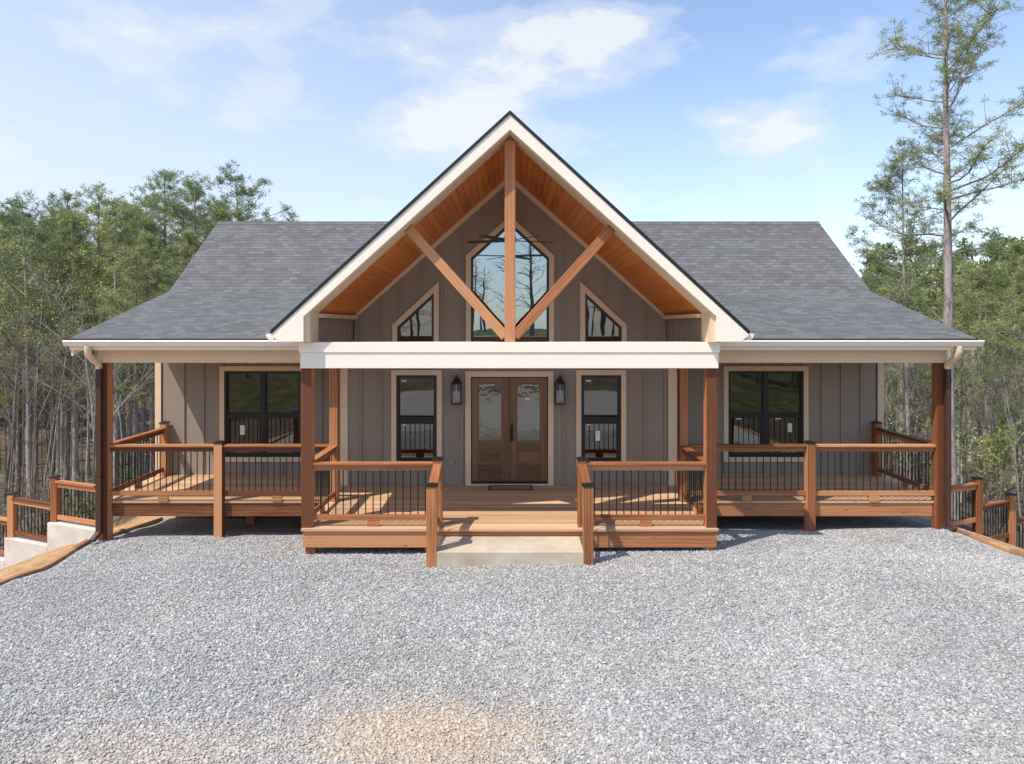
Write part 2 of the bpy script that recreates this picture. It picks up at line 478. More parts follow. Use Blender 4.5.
# ------------------------------------------------------------------ ground
def sst(a, b, x):
    k = min(1, max(0, (x-a)/(b-a))); return k*k*(3-2*k)
def lot(x, y):
    return -.33 - .125*max(0, min(y, 14)-10.3) + .012*x*sst(8, 12, y) + .012*math.sin(x*1.3+y*.7) - (.27 if x < 0 else .13)*sst(4.5, 8, abs(x))*(1-sst(10.8, 12.4, y))
def terrain(x, y):
    z = lot(max(-8, min(8.5, x)), y)
    dl = max(0, -7.75-x); dr = max(0, x-8.35); db = max(0, y-23); df = max(0, -20-y)
    d = math.hypot(max(dl, dr), db)
    z -= 6.0*(1-math.exp(-d*.42/6.0))
    far = max(0, d-34)
    z += far*.19 if far < 60 else 60*.19+(far-60)*.05
    z += min(2.6, df*.10)
    if d > .5 or df > 0: z += .35*mnoise.noise(Vector((x*.15, y*.15, 0)))*min(1, (d+df)*.3)
    if x < -7.75: z += .13*math.exp(-((x+8.5)/.9)**2 - ((y-11.2)/1.6)**2) + .05*mnoise.noise(Vector((x*2.3, y*2.3, 4)))
    if d < .8 and df <= 0: z -= .05*(1-d/.8)
    return z
def UND(x, y):
    return .018*mnoise.noise(Vector((x*1.1, y*1.1, 3))) + .022*mnoise.noise(Vector((x*.9+y*.25, y*.35, 9))) + .009*mnoise.noise(Vector((x*3.1, y*3.1, 1)))
def dirtmask(x, y):
    v = 0
    for cx, cy, rx, ry, a in DIRT:
        q = ((x-cx)/rx)**2 + ((y-cy)/ry)**2
        v = max(v, a*math.exp(-q))
    return v
def grid(name, xs, ys, zf, mat, attrs):
    nx, ny = len(xs), len(ys)
    v = [(x, y, zf(x, y)) for y in ys for x in xs]
    f = [(j*nx+i, j*nx+i+1, (j+1)*nx+i+1, (j+1)*nx+i) for j in range(ny-1) for i in range(nx-1)]
    me = bpy.data.meshes.new(name); me.from_pydata(v, [], f); me.materials.append(mat)
    for an, fn in attrs.items():
        at = me.attributes.new(an, 'FLOAT', 'POINT')
        at.data.foreach_set('value', [fn(x, y) for x, y, z in v])
    me.polygons.foreach_set('use_smooth', [True]*len(f))
    o = bpy.data.objects.new(name, me); COL.objects.link(o)
    return o
def axis(lo, flo, fhi, hi, fine, grow=1.16):
    a = list(np.arange(flo, fhi+1e-6, fine)); s = fine; x = fhi
    while x < hi: s *= grow; x += s; a.append(x)
    s = fine; x = flo
    while x > lo: s *= grow; x -= s; a.insert(0, x)
    return a
def clay(x, y):
    if y < 4 or y > 15.5: return (.3 if y < -9 else .15) if abs(x) < 14 and y > -20 else 0
    return 1.0 if -12.5 < x < -7 or 8 < x < 9.3 else .2
tag(grid('forest_ground', axis(-260, -15, 15, 260, .5), axis(-160, -18, 26, 330, .5), terrain, M['terrain'],
    {'clay': clay, 'grass': lambda x, y: 1.0 if y < -21 else (.25 if x < 9 else .42)}), kind='structure')
gx = list(np.arange(-7.56, 8.15, .151)); gy = list(np.arange(-9.5, 14.4, .15))
tag(grid('gravel_yard', gx, gy, lambda x, y: lot(x, y) + UND(x, y), M['gravel'], {'dirt': dirtmask}), kind='structure')

# loose stones over the near yard: uncountable, geometry nodes
def stones():
    xs = list(np.arange(-7.4, 7.95, .2)); ys = list(np.arange(4.6, 12.6, .2))
    def dens(x, y):
        fr = abs(x) < y*.80+.5
        if not fr: return 0
        k = 1.0 if y < 8.5 else .72
        return k*(1-.62*min(1, dirtmask(x, y)*1.3))
    o = grid('gravel_stones', xs, ys, lambda x, y: lot(x, y)+.006 + UND(x, y), M['stone'], {'dens': dens})
    tag(o, 'loose light grey crushed stone spread over the yard in front of the porch', 'gravel', kind='stuff')
    ng = bpy.data.node_groups.new('scatter_stones', 'GeometryNodeTree')
    ng.interface.new_socket('Geometry', in_out='INPUT', socket_type='NodeSocketGeometry')
    ng.interface.new_socket('Geometry', in_out='OUTPUT', socket_type='NodeSocketGeometry')
    t = NT(ng)
    gi = t.n('NodeGroupInput'); go = t.n('NodeGroupOutput')
    na = t.n('GeometryNodeInputNamedAttribute', data_type='FLOAT'); na.inputs['Name'].default_value = 'dens'
    dm = t.math('MULTIPLY', na.outputs['Attribute'], 3000.0)
    dp = t.n('GeometryNodeDistributePointsOnFaces', distribute_method='RANDOM')
    t.l(gi.outputs[0], dp.inputs['Mesh']); t.l(dm, dp.inputs['Density'])
    join = t.n('GeometryNodeJoinGeometry')
    for k in range(4):
        ico = t.n('GeometryNodeMeshIcoSphere'); ico.inputs['Radius'].default_value = .5; ico.inputs['Subdivisions'].default_value = 2
        pn = t.n('GeometryNodeInputPosition')
        nz = t.n('ShaderNodeTexNoise', ins={'Scale': 1.7, 'Detail': 1.0})
        t.l(t.vmath('ADD', pn.outputs[0], (k*7.3, k*3.1, 1.7)), nz.inputs['Vector'])
        off = t.vmath('MULTIPLY', t.vmath('SUBTRACT', nz.outputs[1], (.5, .5, .5)), (1.0, 1.0, .9))
        # angular faces: snap the shape
        sn = t.vmath('SNAP', t.vmath('ADD', pn.outputs[0], off), (.16, .16, .2))
        mixp = t.vmath('ADD', t.vmath('MULTIPLY', sn, (.55, .55, .55)), t.vmath('MULTIPLY', t.vmath('ADD', pn.outputs[0], off), (.45, .45, .45)))
        sp = t.n('GeometryNodeSetPosition'); t.l(ico.outputs['Mesh'], sp.inputs['Geometry']); t.l(mixp, sp.inputs['Position'])
        tf = t.n('GeometryNodeTransform'); t.l(sp.outputs[0], tf.inputs['Geometry']); tf.inputs['Scale'].default_value = (1, .72+.08*k, .5+.05*k)
        sm = t.n('GeometryNodeSetMaterial'); sm.inputs['Material'].default_value = M['stone']; t.l(tf.outputs[0], sm.inputs['Geometry'])
        gt = t.n('GeometryNodeGeometryToInstance'); t.l(sm.outputs[0], gt.inputs[0])
        t.l(gt.outputs[0], join.inputs[0])
    io = t.n('GeometryNodeInstanceOnPoints')
    io.inputs['Pick Instance'].default_value = True
    t.l(dp.outputs['Points'], io.inputs['Points']); t.l(join.outputs[0], io.inputs['Instance'])
    rr = t.n('FunctionNodeRandomValue', data_type='FLOAT_VECTOR'); rr.inputs[0].default_value = (-.7, -.7, 0); rr.inputs[1].default_value = (.7, .7, 6.28)
    t.l(rr.outputs[0], io.inputs['Rotation'])
    rs = t.n('FunctionNodeRandomValue', data_type='FLOAT'); rs.inputs[2].default_value = 0; rs.inputs[3].default_value = 1; rs.inputs['Seed'].default_value = 5
    sz = t.math('MULTIPLY_ADD', t.math('POWER', rs.outputs[1], 2.8), .029, .011)
    t.l(sz, io.inputs['Scale'])
    t.l(io.outputs[0], go.inputs[0])
    md = o.modifiers.new('scatter', 'NODES'); md.node_group = ng
stones()

# ------------------------------------------------------------------ house
house = empty('house', (0, 13.65, 0), 'taupe board-and-batten house with charcoal roof and tall front gable', 'house')
YC, YW, YR = 13.65, 14.6, 21.8
XL, XR = -7.55, 7.95

def offset(poly, d):
    """offset a convex polygon (counter-clockwise in x,z) outwards by d"""
    n = len(poly); res = []
    for i in range(n):
        p0, p1, p2 = poly[i-1], poly[i], poly[(i+1)%n]
        def nl(a, b):
            ex, ez = b[0]-a[0], b[1]-a[1]; L = math.hypot(ex, ez); return ez/L, -ex/L
        n1 = nl(p0, p1); n2 = nl(p1, p2)
        den = 1 + n1[0]*n2[0] + n1[1]*n2[1]
        res.append((p1[0]+d*(n1[0]+n2[0])/den, p1[1]+d*(n1[1]+n2[1])/den))
    return res
def rect(x0, x1, z0, z1): return [(x0,z0),(x1,z0),(x1,z1),(x0,z1)]
def zspan(poly, x):
    zs = []
    for i in range(len(poly)):
        a, b = poly[i], poly[(i+1)%len(poly)]
        if (a[0]-x)*(b[0]-x) < 0:
            k = (x-a[0])/(b[0]-a[0]); zs.append(a[1]+k*(b[1]-a[1]))
    return (min(zs), max(zs)) if len(zs) >= 2 else None
def wall_sheet(mb, outer, holes, y):
    polys = [[Vector((p[0], p[1], 0)) for p in outer]] + [[Vector((p[0], p[1], 0)) for p in reversed(h)] for h in holes]
    flat = [p for q in polys for p in q]
    for tr in tessellate_polygon(polys):
        mb.quadface([(flat[i].x, y, flat[i].y) for i in tr], [(flat[i].x, flat[i].y) for i in tr])
    for h in holes:                     # reveals
        n = len(h)
        for i in range(n):
            a, b = h[i], h[(i+1)%n]
            mb.quadface([(a[0],y,a[1]),(b[0],y,b[1]),(b[0],y+.14,b[1]),(a[0],y+.14,a[1])], [(0,0),(1,0),(1,.1),(0,.1)])
def battens(mb, xs, topf, z0, y, blocks, wd=.042, pr=.03):
    for x in xs:
        segs = [(z0, topf(x))]
        for bp in blocks:
            ss = [zspan(bp, x+dx) for dx in (-wd/2, wd/2)]
            ss = [s for s in ss if s]
            if not ss: continue
            a, b = min(s[0] for s in ss), max(s[1] for s in ss)
            new = []
            for s in segs:
                if b <= s[0] or a >= s[1]: new.append(s); continue
                if a > s[0]: new.append((s[0], a))
                if b < s[1]: new.append((b, s[1]))
            segs = new
        for s in segs:
            if s[1]-s[0] > .02: mb.box(x-wd/2, x+wd/2, y-pr, y+.004, s[0], s[1])

TRIM = .10
lowL = rect(-2.27, -1.46, .46, 2.20); lowR = rect(1.42, 2.22, .46, 2.20)
doorO = rect(-.78, .76, .03, 2.165)
cenW = [(-.78, 2.72), (.78, 2.72), (.78, 4.54), (0, 5.25), (-.78, 4.54)]
triL = [(-2.25, 2.72), (-1.52, 2.72), (-1.52, 3.84), (-2.25, 3.16)]
triR = [(1.50, 2.72), (2.23, 2.72), (2.23, 3.16), (1.50, 3.84)]
winL = rect(-6.10, -4.46, .38, 2.22); winR = rect(4.66, 6.27, .38, 2.22)
SOF = lambda x: 6.2 - .905*abs(x)           # soffit line of the gable

# centre wall
mb = MB()
outer = [(-3.36, -.02), (3.30, -.02), (3.30, 3.2), (0, 6.24), (-3.36, 3.2)]
outer = [(-3.36, -.02), (3.30, -.02), (3.30, SOF(3.3)+.02), (0, 6.22), (-3.36, SOF(3.36)+.02)]
cblocks = [offset(p, TRIM) for p in (lowL, lowR, doorO, cenW, triL, triR)]
wall_sheet(mb, outer, [lowL, lowR, doorO, cenW, triL, triR], YC)
battens(mb, [-2.98+.405*k for k in range(16)], lambda x: SOF(x)-.02, 0.0, YC, cblocks)
mb.build('front_wall', M['siding'], house)
# wing walls with end corners
for nm, x0, x1, win in (('wing_wall', XL, -3.3, winL), ('wing_wall', 3.25, XR, winR)):
    mb = MB()
    wall_sheet(mb, [(x0, -.02), (x1, -.02), (x1, 3.3), (x0, 3.3)], [win], YW)
    xs = [(-6.97+.42*k) for k in range(9)] if x0 < 0 else [(7.50-.415*k) for k in range(10)]
    battens(mb, xs, lambda x: 2.9, 0, YW, [offset(win, TRIM)])
    mb.build(nm, M['siding'], house)
mb = MB()                                                            # returns of the projecting centre, gable ends and rear
for x in (-3.36, 3.30): mb.quadface([(x,YC,-.02),(x,YW,-.02),(x,YW,3.2),(x,YC,3.2)], [(0,0),(1,0),(1,3),(0,3)])
for x in (XL, XR):
    mb.prism([(YW,-.02),(YR,-.02),(YR,3.1),(18.1,5.72),(15.5,3.80),(YW,3.55)], 'x', x-.001 if x > 0 else x+.001, x-.12 if x > 0 else x+.12)
    for k in range(1, 17): mb.box(x-.02, x+.02, YW+.42*k-.022, YW+.42*k+.022, 0, 3.05)
mb.box(XL, XR, YR-.12, YR, -.02, 3.1)
mb.build('side_and_rear_wall', M['siding'], house)
mb = MB(); mb.box(XL+.02, XR-.02, YW+.03, YR-.03, -3.5, -.03); mb.box(-3.34, 3.28, YC+.03, YW, -2, -.03)
mb.build('foundation_wall', M['wallconcrete'], house)
# dim rooms behind the glass
mb = MB()
mb.box(XL+.13, XR-.13, YW+.2, YR-.13, -.015, .0)
mb.box(-3.2, 3.15, YC+.16, YW+.2, -.015, .0)
mb.box(-3.6, -3.5, YW+.1, YR-.2, 0, 3.4); mb.box(3.5, 3.6, YW+.1, YR-.2, 0, 3.4)
mb.box(-3.5, 3.5, 19.5, 19.6, 0, 3.4)
mb.box(XL+.14, -3.6, YW+.15, YR-.14, 2.6, 2.64); mb.box(3.6, XR-.14, YW+.15, YR-.14, 2.6, 2.64)
mb.build('interior', M['inner'], house)

# corner boards, door/wall trims
for x0, x1, y, zt in ((-3.39, -3.24, YC, 2.62), (3.16, 3.33, YC, 2.62), (XL-.03, XL+.10, YW, 2.75), (XR-.10, XR+.03, YW, 2.75)):
    MB().box(x0, x1, y-.03, y+.1, 0, zt).build('corner_board', M['trim'], house, bevel=.004)
mb = MB()                                                            # rake trim of the recessed gable wall
for s in (-1, 1):
    mb.prism([(0, SOF(0)-.002), (s*3.13, SOF(3.13)-.002), (s*3.13, SOF(3.13)-.075), (0, SOF(0)-.13)][::s], 'y', YC-.035, YC+.003)
    mb.box(s*3.02, s*3.128, 11.03, YC-.036, SOF(3.1)-.075, SOF(3.1)-.012)
mb.build('gable_trim', M['trim'], house)

def window(poly, y, rails=(), mull=None, label=None, stickers=(), glass='glass'):
    """black frame is the part; trim, pane, rails hang below it"""
    mb = MB(); inner = offset(poly, -.045)
    mb.ring(poly, inner, y-.018, y+.09)
    fr = mb.build('window', M['blackframe'], house, merge=True)
    if label: fr['label'] = label
    tr = MB().ring(offset(poly, TRIM), poly, y-.038, y+.03).build('window_trim', M['trim'], fr, merge=True)
    pm = MB(); n = len(inner)
    pm.quadface([(p[0], y+.045, p[1]) for p in inner], [(p[0], p[1]) for p in inner])
    pm.build('pane', M[glass], fr, normals=False)
    xs = [p[0] for p in inner]; zs = [p[1] for p in inner]
    for z in rails:
        MB().box(min(xs), max(xs), y+.0, y+.075, z-.035, z+.035).box(min(xs), max(xs), y+.02, y+.08, min(zs), z).build if False else None
        MB().box(min(xs), max(xs), y-.004, y+.075, z-.032, z+.032).build('meeting_rail', M['blackframe'], fr, bevel=.004)
        m2 = MB()                                                     # lower sash border stands proud
        lo = rect(min(xs), max(xs), min(zs), z-.032)
        if mull is not None:
            for a, b in ((min(xs), mull-.05), (mull+.05, max(xs))):
                q = rect(a, b, min(zs), z-.032); m2.ring(q, offset(q, -.038), y+.006, y+.07)
                q = rect(a, b, z+.032, max(zs)); m2.ring(q, offset(q, -.022), y+.02, y+.07)
        else:
            m2.ring(lo, offset(lo, -.038), y+.006, y+.07)
            q = rect(min(xs), max(xs), z+.032, max(zs)); m2.ring(q, offset(q, -.022), y+.02, y+.07)
        m2.build('sash', M['blackframe'], fr)
    if mull is not None:
        MB().box(mull-.05, mull+.05, y-.010, y+.08, min(zs), max(zs)).build('mullion', M['blackframe'], fr, bevel=.004)
    for (sx, sz, sw, sh) in stickers:
        MB().box(sx-sw/2, sx+sw/2, y+.038, y+.042, sz-sh/2, sz+sh/2).build('sticker', M['paper'], fr)
    return fr
window(lowL, YC, rails=(1.29,), stickers=((-2.13, 2.08, .10, .03), (-2.13, 1.20, .08, .025)))
window(lowR, YC, rails=(1.29,), stickers=((1.57, 2.08, .10, .03), (1.57, 1.20, .08, .025), (1.76, .98, .09, .20)))
window(cenW, YC, glass='gableglass'); window(triL, YC, label='trapezoid window sloping down to the left'); window(triR, YC, label='trapezoid window sloping down to the right')
window(winL, YW, rails=(1.28,), mull=-5.28, stickers=((-5.74, .95, .10, .2),))
window(winR, YW, rails=(1.28,), mull=5.465, stickers=((6.0, 1.0, .09, .19), (4.9, 1.19, .12, .03), (5.75, 1.19, .12, .03)))

# front door
door = MB().ring(offset(doorO, .11), doorO, YC-.04, YC+.10).build('door', M['trim'], house, merge=True)
lf = M['doorwood']
for s, cx in ((-1, -.393), (1, .373)):
    x0, x1 = cx-.372, cx+.372
    yf, yb = YC+.02, YC+.07
    m = MB()
    gx0, gx1, gz0, gz1 = cx-.245, cx+.245, .86, 2.03
    if s < 0: gx0, gx1 = gx0-.01, gx1-.01
    px0, px1, pz0, pz1 = gx0, gx1, .40, .70
    m.box(x0, gx0, yf, yb, .075, 2.145); m.box(gx1, x1, yf, yb, .075, 2.145)
    for a, b in ((.075, pz0), (pz1, gz0), (gz1, 2.145)): m.box(gx0, gx1, yf+.001, yb-.001, a, b, axis=0)
    m.box(px0, px1, yf+.022, yb-.002, pz0, pz1, axis=0)
    q = rect(px0+.06, px1-.06, pz0+.055, pz1-.055); m.prism(q, 'y', yf+.008, yf+.03)
    leaf = m.build('door_leaf', lf, door)
    q = rect(gx0, gx1, gz0, gz1)
    MB().ring(q, offset(q, -.022), yf-.008, yf+.02).build('glazing_bead', lf, door)
    MB().prism(offset(q, -.004), 'y', yf+.026, yf+.032).build('door_glass', M['doorglass'], door)
MB().box(-.035, .015, YC+.008, YC+.03, .075, 2.145).build('astragal', lf, door, bevel=.004)
MB().box(-.78, .76, YC-.02, YC+.09, .03, .072).build('threshold', M['blackframe'], door, bevel=.004)
m = MB(); hx = .035
m.box(hx-.022, hx+.022, YC-.005, YC+.02, .88, 1.02); m.box(hx-.022, hx+.022, YC-.005, YC+.02, 1.12, 1.24)
m.tube([(hx, YC-.01, 1.13), (hx, YC-.06, 1.10), (hx, YC-.065, 1.0), (hx, YC-.05, .91), (hx, YC-.01, .89)], [.010,.013,.013,.012,.010], 8)
m.box(hx-.03, hx+.03, YC-.012, YC+.02, 1.05, 1.12)
m.build('door_handle', M['brass'], door)
MB().box(.30, .40, YC+.040, YC+.044, 1.70, 1.735).build('sticker', M['paper'], door)
for a, b in ((-.54, -.30), (.24, .46)): MB().box(a, b, YC+.042, YC+.046, 1.985, 2.005).build('sticker', M['paper'], door)
# dark panel standing in for the unlit room behind the door glass
MB().box(-.8, .8, YC+.12, YC+.15, .08, 2.16).build('door_dark_panel', M['inner'], door)

# knee walls + side beams under the gable eaves
for s in (-1, 1):
    m = MB(); m.box(s*3.13, s*3.25, 11.03, YC, 2.53, SOF(3.13)-.01)
    for k in range(7): m.box(s*3.11, s*3.131, 11.25+.4*k, 11.295+.4*k, 2.9, SOF(3.13)-.08)
    m.build('knee_wall', M['siding'], house)

# porch beams
def beam_parts(x0, x1, y0, y1, z0, z1, mat):
    return MB().box(x0, x1, y0, y1, z0, z1).build('porch_beam', mat, house, bevel=.005)
o = MB().box(-3.29, 3.27, 10.70, 11.00, 2.52, 2.765).box(-3.31, 3.29, 10.684, 11.02, 2.767, 2.93).build('porch_beam', M['cream'], house, bevel=.006)
o['label'] = 'cream beam across the front of the entry porch'
beam_parts(-7.40, -3.30, 12.26, 12.52, 2.52, 2.80, M['trim']); beam_parts(3.28, 7.84, 12.26, 12.52, 2.52, 2.80, M['trim'])
for s in (-1, 1):                                                    # return beams at the wing ends and entry sides
    x = -7.40 if s < 0 else 7.60
    MB().box(x, x+.24, 12.525, 14.57, 2.52, 2.80).build('porch_beam', M['trim'], house)
    MB().box(s*3.08, s*3.28, 11.03, 12.25, 2.525, 2.78).build('porch_beam', M['trim'], house)
# porch ceilings
for a, b in ((-7.5, -3.3), (3.3, 7.9)): MB().box(a, b, 12.0, 14.58, 2.803, 2.83).build('porch_ceiling', M['trim'], house)

# roofs
RXL, RXR = -7.74, 8.18
EV, BR, RG = (11.95, 2.955), (15.5, 3.97), (18.1, 5.935)
def slope_quad(mb, xa, xb, p, q, th=.11, v0=0.0):
    L = math.hypot(q[0]-p[0], q[1]-p[1])
    top = [(xa,p[0],p[1]),(xb,p[0],p[1]),(xb,q[0],q[1]),(xa,q[0],q[1])]
    mb.quadface(top, [(xa,v0),(xb,v0),(xb,v0+L),(xa,v0+L)])
    bot = [(x,y,z-th) for x,y,z in top]
    mb.quadface(bot[::-1], [(0,0),(1,0),(1,1),(0,1)])
    for i in range(4):
        a, b = top[i], top[(i+1)%4]
        mb.quadface([a,b,(b[0],b[1],b[2]-th),(a[0],a[1],a[2]-th)], [(0,0),(.3,0),(.3,.1),(0,.1)])
    return v0+L
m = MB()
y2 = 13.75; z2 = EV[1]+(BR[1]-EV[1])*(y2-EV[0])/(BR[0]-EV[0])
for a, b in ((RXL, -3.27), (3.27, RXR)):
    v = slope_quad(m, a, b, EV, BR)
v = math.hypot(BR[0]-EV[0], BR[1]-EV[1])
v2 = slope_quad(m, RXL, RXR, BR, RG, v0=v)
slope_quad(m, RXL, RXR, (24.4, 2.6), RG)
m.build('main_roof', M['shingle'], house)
m = MB(); dz = .13*(RG[1]-BR[1])/(RG[0]-BR[0])
for s in (-1, 1):
    slope_quad(m, RXL, RXR, (RG[0]+s*.13, RG[1]-dz+.012), (RG[0], RG[1]+.014), th=.01)
m.build('ridge_cap', M['shingle'], house)
# drip edge line, eave fascia, soffit, gutters
for a, b in ((RXL, -3.66), (3.66, RXR)):
    MB().box(a-.005, b, 11.92, 11.965, 2.925, 2.963).build('drip_edge', M['dripedge'], house)
    MB().box(a+.02, b, 11.966, 12.0, 2.76, 2.922).build('eave_fascia', M['cream'], house)
    g = MB(); prof = [(11.84,2.935),(11.83,2.915),(11.845,2.88),(11.87,2.83),(11.955,2.83),(11.955,2.935),(11.945,2.935),(11.945,2.84),(11.878,2.84),(11.855,2.915)]
    g.prism(prof, 'x', a-.02, b+.08 if a < 0 else b+.04)
    g.prism([(11.84,2.934),(11.83,2.915),(11.845,2.88),(11.87,2.831),(11.954,2.831),(11.954,2.934)], 'x', (a-.022), (a-.018))
    g.prism([(11.84,2.934),(11.83,2.915),(11.845,2.88),(11.87,2.831),(11.954,2.831),(11.954,2.934)], 'x', (b+.042 if a > 0 else b+.082), (b+.046 if a > 0 else b+.086))
    g.build('gutter', M['gutter'], house)
    MB().box(a+.02, b, 12.003, 12.258, 2.765, 2.80).build('eave_soffit', M['trim'], house)
for s, x in ((-1, RXL), (1, RXR)):                                   # rake boards at the gable ends
    m = MB(); xa, xb = (x+.03, x+.06) if s < 0 else (x-.06, x-.03)
    m.prism([(12.0,2.83),(BR[0],BR[1]-.112),(RG[0],RG[1]-.115),(24.2,2.58),(24.2,2.40),(RG[0],RG[1]-.30),(BR[0],BR[1]-.29),(12.0,2.66)], 'x', xa, xb)
    m.build('rake_board', M['cream'], house)

# front gable roof
GY0, GY1 = 10.46, 24.0
m = MB()
for s in (-1, 1):
    p, q = (0, 6.49), (s*3.67, 3.12)
    L = math.hypot(q[0], q[1]-p[1])
    top = [(q[0],GY0,q[1]),(q[0],GY1,q[1]),(0,GY1,p[1]),(0,GY0,p[1])]
    m.quadface(top, [(GY0,0),(GY1,0),(GY1,L),(GY0,L)])
    m.quadface([(x,y,z-.055) for x,y,z in top][::-1], [(0,0),(1,0),(1,1),(0,1)])
    for i in (0, 1, 3):
        a, b = top[i], top[(i+1)%4]
        m.quadface([a,b,(b[0],b[1],b[2]-.055),(a[0],a[1],a[2]-.055)], [(0,0),(.3,0),(.3,.1),(0,.1)])
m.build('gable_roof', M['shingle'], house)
m = MB()
for s in (-1, 1):
    m.prism([(0, 6.492), (s*3.675, 3.118), (s*3.675, 3.062), (0, 6.432)][::s], 'y', GY0-.004, GY0+.009)
m.build('gable_drip_edge', M['dripedge'], house)
for s in (-1, 1):
    m = MB()
    m.prism([(0, 6.432), (s*3.66, 3.062), (s*3.66, 3.04), (s*3.54, 2.945), (s*3.17, 2.945), (s*3.17, SOF(3.17)), (0, SOF(0))][::s], 'y', 10.472, 10.535)
    m.build('gable_fascia', M['cream'], house)
    m = MB()                                                         # tan rafter band behind the fascia
    m.prism([(0, 6.38), (s*3.14, 6.38-.92*3.14), (s*3.14, SOF(3.14)-.012), (0, SOF(0)-.012)][::s], 'y', 10.538, 11.0)
    m.prism([(s*3.09, 2.935), (s*3.20, 2.935), (s*3.20, SOF(3.2)+.06), (s*3.09, SOF(3.09)+.06)][::s], 'y', 10.537, 11.012)
    m.build('rafter_band', M['trim'], house)
    m = MB()                                                         # tongue and groove soffit boards, running front to back
    n = 32; sl = math.sqrt(1+.905**2); W = 3.135*sl/n
    for k in range(n):
        xa = s*(k*W+.0035)/sl; xb = s*((k+1)*W-.0035)/sl
        ru, rv = random.random()*50, random.random()*50
        z0, z1 = SOF(xa), SOF(xb)
        for dz in (0.0, .02):
            m.quadface([(xa,11.002,z0+dz),(xb,11.002,z1+dz),(xb,YC-.002,z1+dz),(xa,YC-.002,z0+dz)], [(ru,rv),(ru,rv+W),(ru+2.6,rv+W),(ru+2.6,rv)])
        for xx, zz, r2 in ((xa,z0,rv),(xb,z1,rv+W)):
            m.quadface([(xx,11.002,zz),(xx,YC-.002,zz),(xx,YC-.002,zz+.02),(xx,11.002,zz+.02)], [(ru,r2),(ru+2.6,r2),(ru+2.6,r2),(ru,r2)])
    m.build('gable_soffit', M['soffit'], house)
    m = MB()                                                         # backing above the grooves
    m.quadface([(0,11.0,SOF(0)+.024),(s*3.14,11.0,SOF(3.14)+.024),(s*3.14,YC,SOF(3.14)+.024),(0,YC,SOF(0)+.024)], [(0,0)]*4)
    m.build('soffit_backing', M['soffit'], house)
    # side eave of the gable
    m = MB(); m.box(s*3.60, s*3.64, 10.54, 12.7, 2.96, 3.06); m.box(s*3.21, s*3.60, 10.54, 12.7, 2.955, 2.975)
    m.build('gable_eave_fascia', M['cream'], house)
    m = MB(); x = s*3.645
    prof = [(x, 3.05), (x+s*.115, 3.065), (x+s*.125, 3.045), (x+s*.105, 3.01), (x+s*.075, 2.965), (x, 2.965)]
    m.prism(prof if s > 0 else prof[::-1], 'y', 10.53, 12.35)
    m.build('gable_gutter', M['gutter'], house)

# king post and braces
MB().box(-.085, .085, 10.735, 10.915, 2.932, SOF(.09)-.016).build('king_post', M['cedar_truss'], house, bevel=.006)
for s in (-1, 1):
    MB().beam((s*.075, 10.826, 3.02), (s*1.60, 10.826, 4.72), .155, .165, up=(0,1,0)).build('brace', M['cedar_truss'], house, bevel=.006)

# posts: entry (front, rear) and wing ends
PW = .168
for x, y in ((-3.21, 10.85), (3.18, 10.85)):
    MB().box(x-PW/2, x+PW/2, y-PW/2, y+PW/2, .0, 2.52).build('post', M['cedar'], house, bevel=.006)
for x, y in ((-3.19, 12.40), (3.14, 12.40)):
    MB().box(x-.075, x+.075, y-.075, y+.075, .0, 2.522).build('post', M['cedar'], house, bevel=.006)
for x, y, s in ((-7.335, 12.39, -1), (7.785, 12.39, 1)):
    z = lot(x, y)-.15
    MB().box(x-.085, x+.085, y-.085, y+.085, z, 2.52).build('post', M['cedar'], house, bevel=.006)
# downspouts: cream outlet elbow and brown pipe down the outside of the end posts
for s, x in ((-1, -7.36), (1, 7.83)):
    m = MB()
    m.tube([(x+s*.0, 11.90, 2.84), (x, 11.90, 2.74), (x, 11.94, 2.66), (x, 12.10, 2.56), (x, 12.21, 2.50), (x, 12.22, 2.42)], [.058]*6, 10)
    m.build('downspout_elbow', M['trim'], house, smooth=True)
    m = MB(); z = lot(x, 12.2)
    px = -7.355 if s < 0 else 7.835
    m.box(px-.045, px+.045, 12.185, 12.255, z+.14, 2.46)
    for q in (.5, 2.2): m.box(px-.052, px+.052, 12.178, 12.262, q, q+.03)
    m.beam((px, 12.22, z+.17), (px+s*.03, 12.06, z+.06), .085, .065)
    m.build('downspout', M['brownmetal'], house)

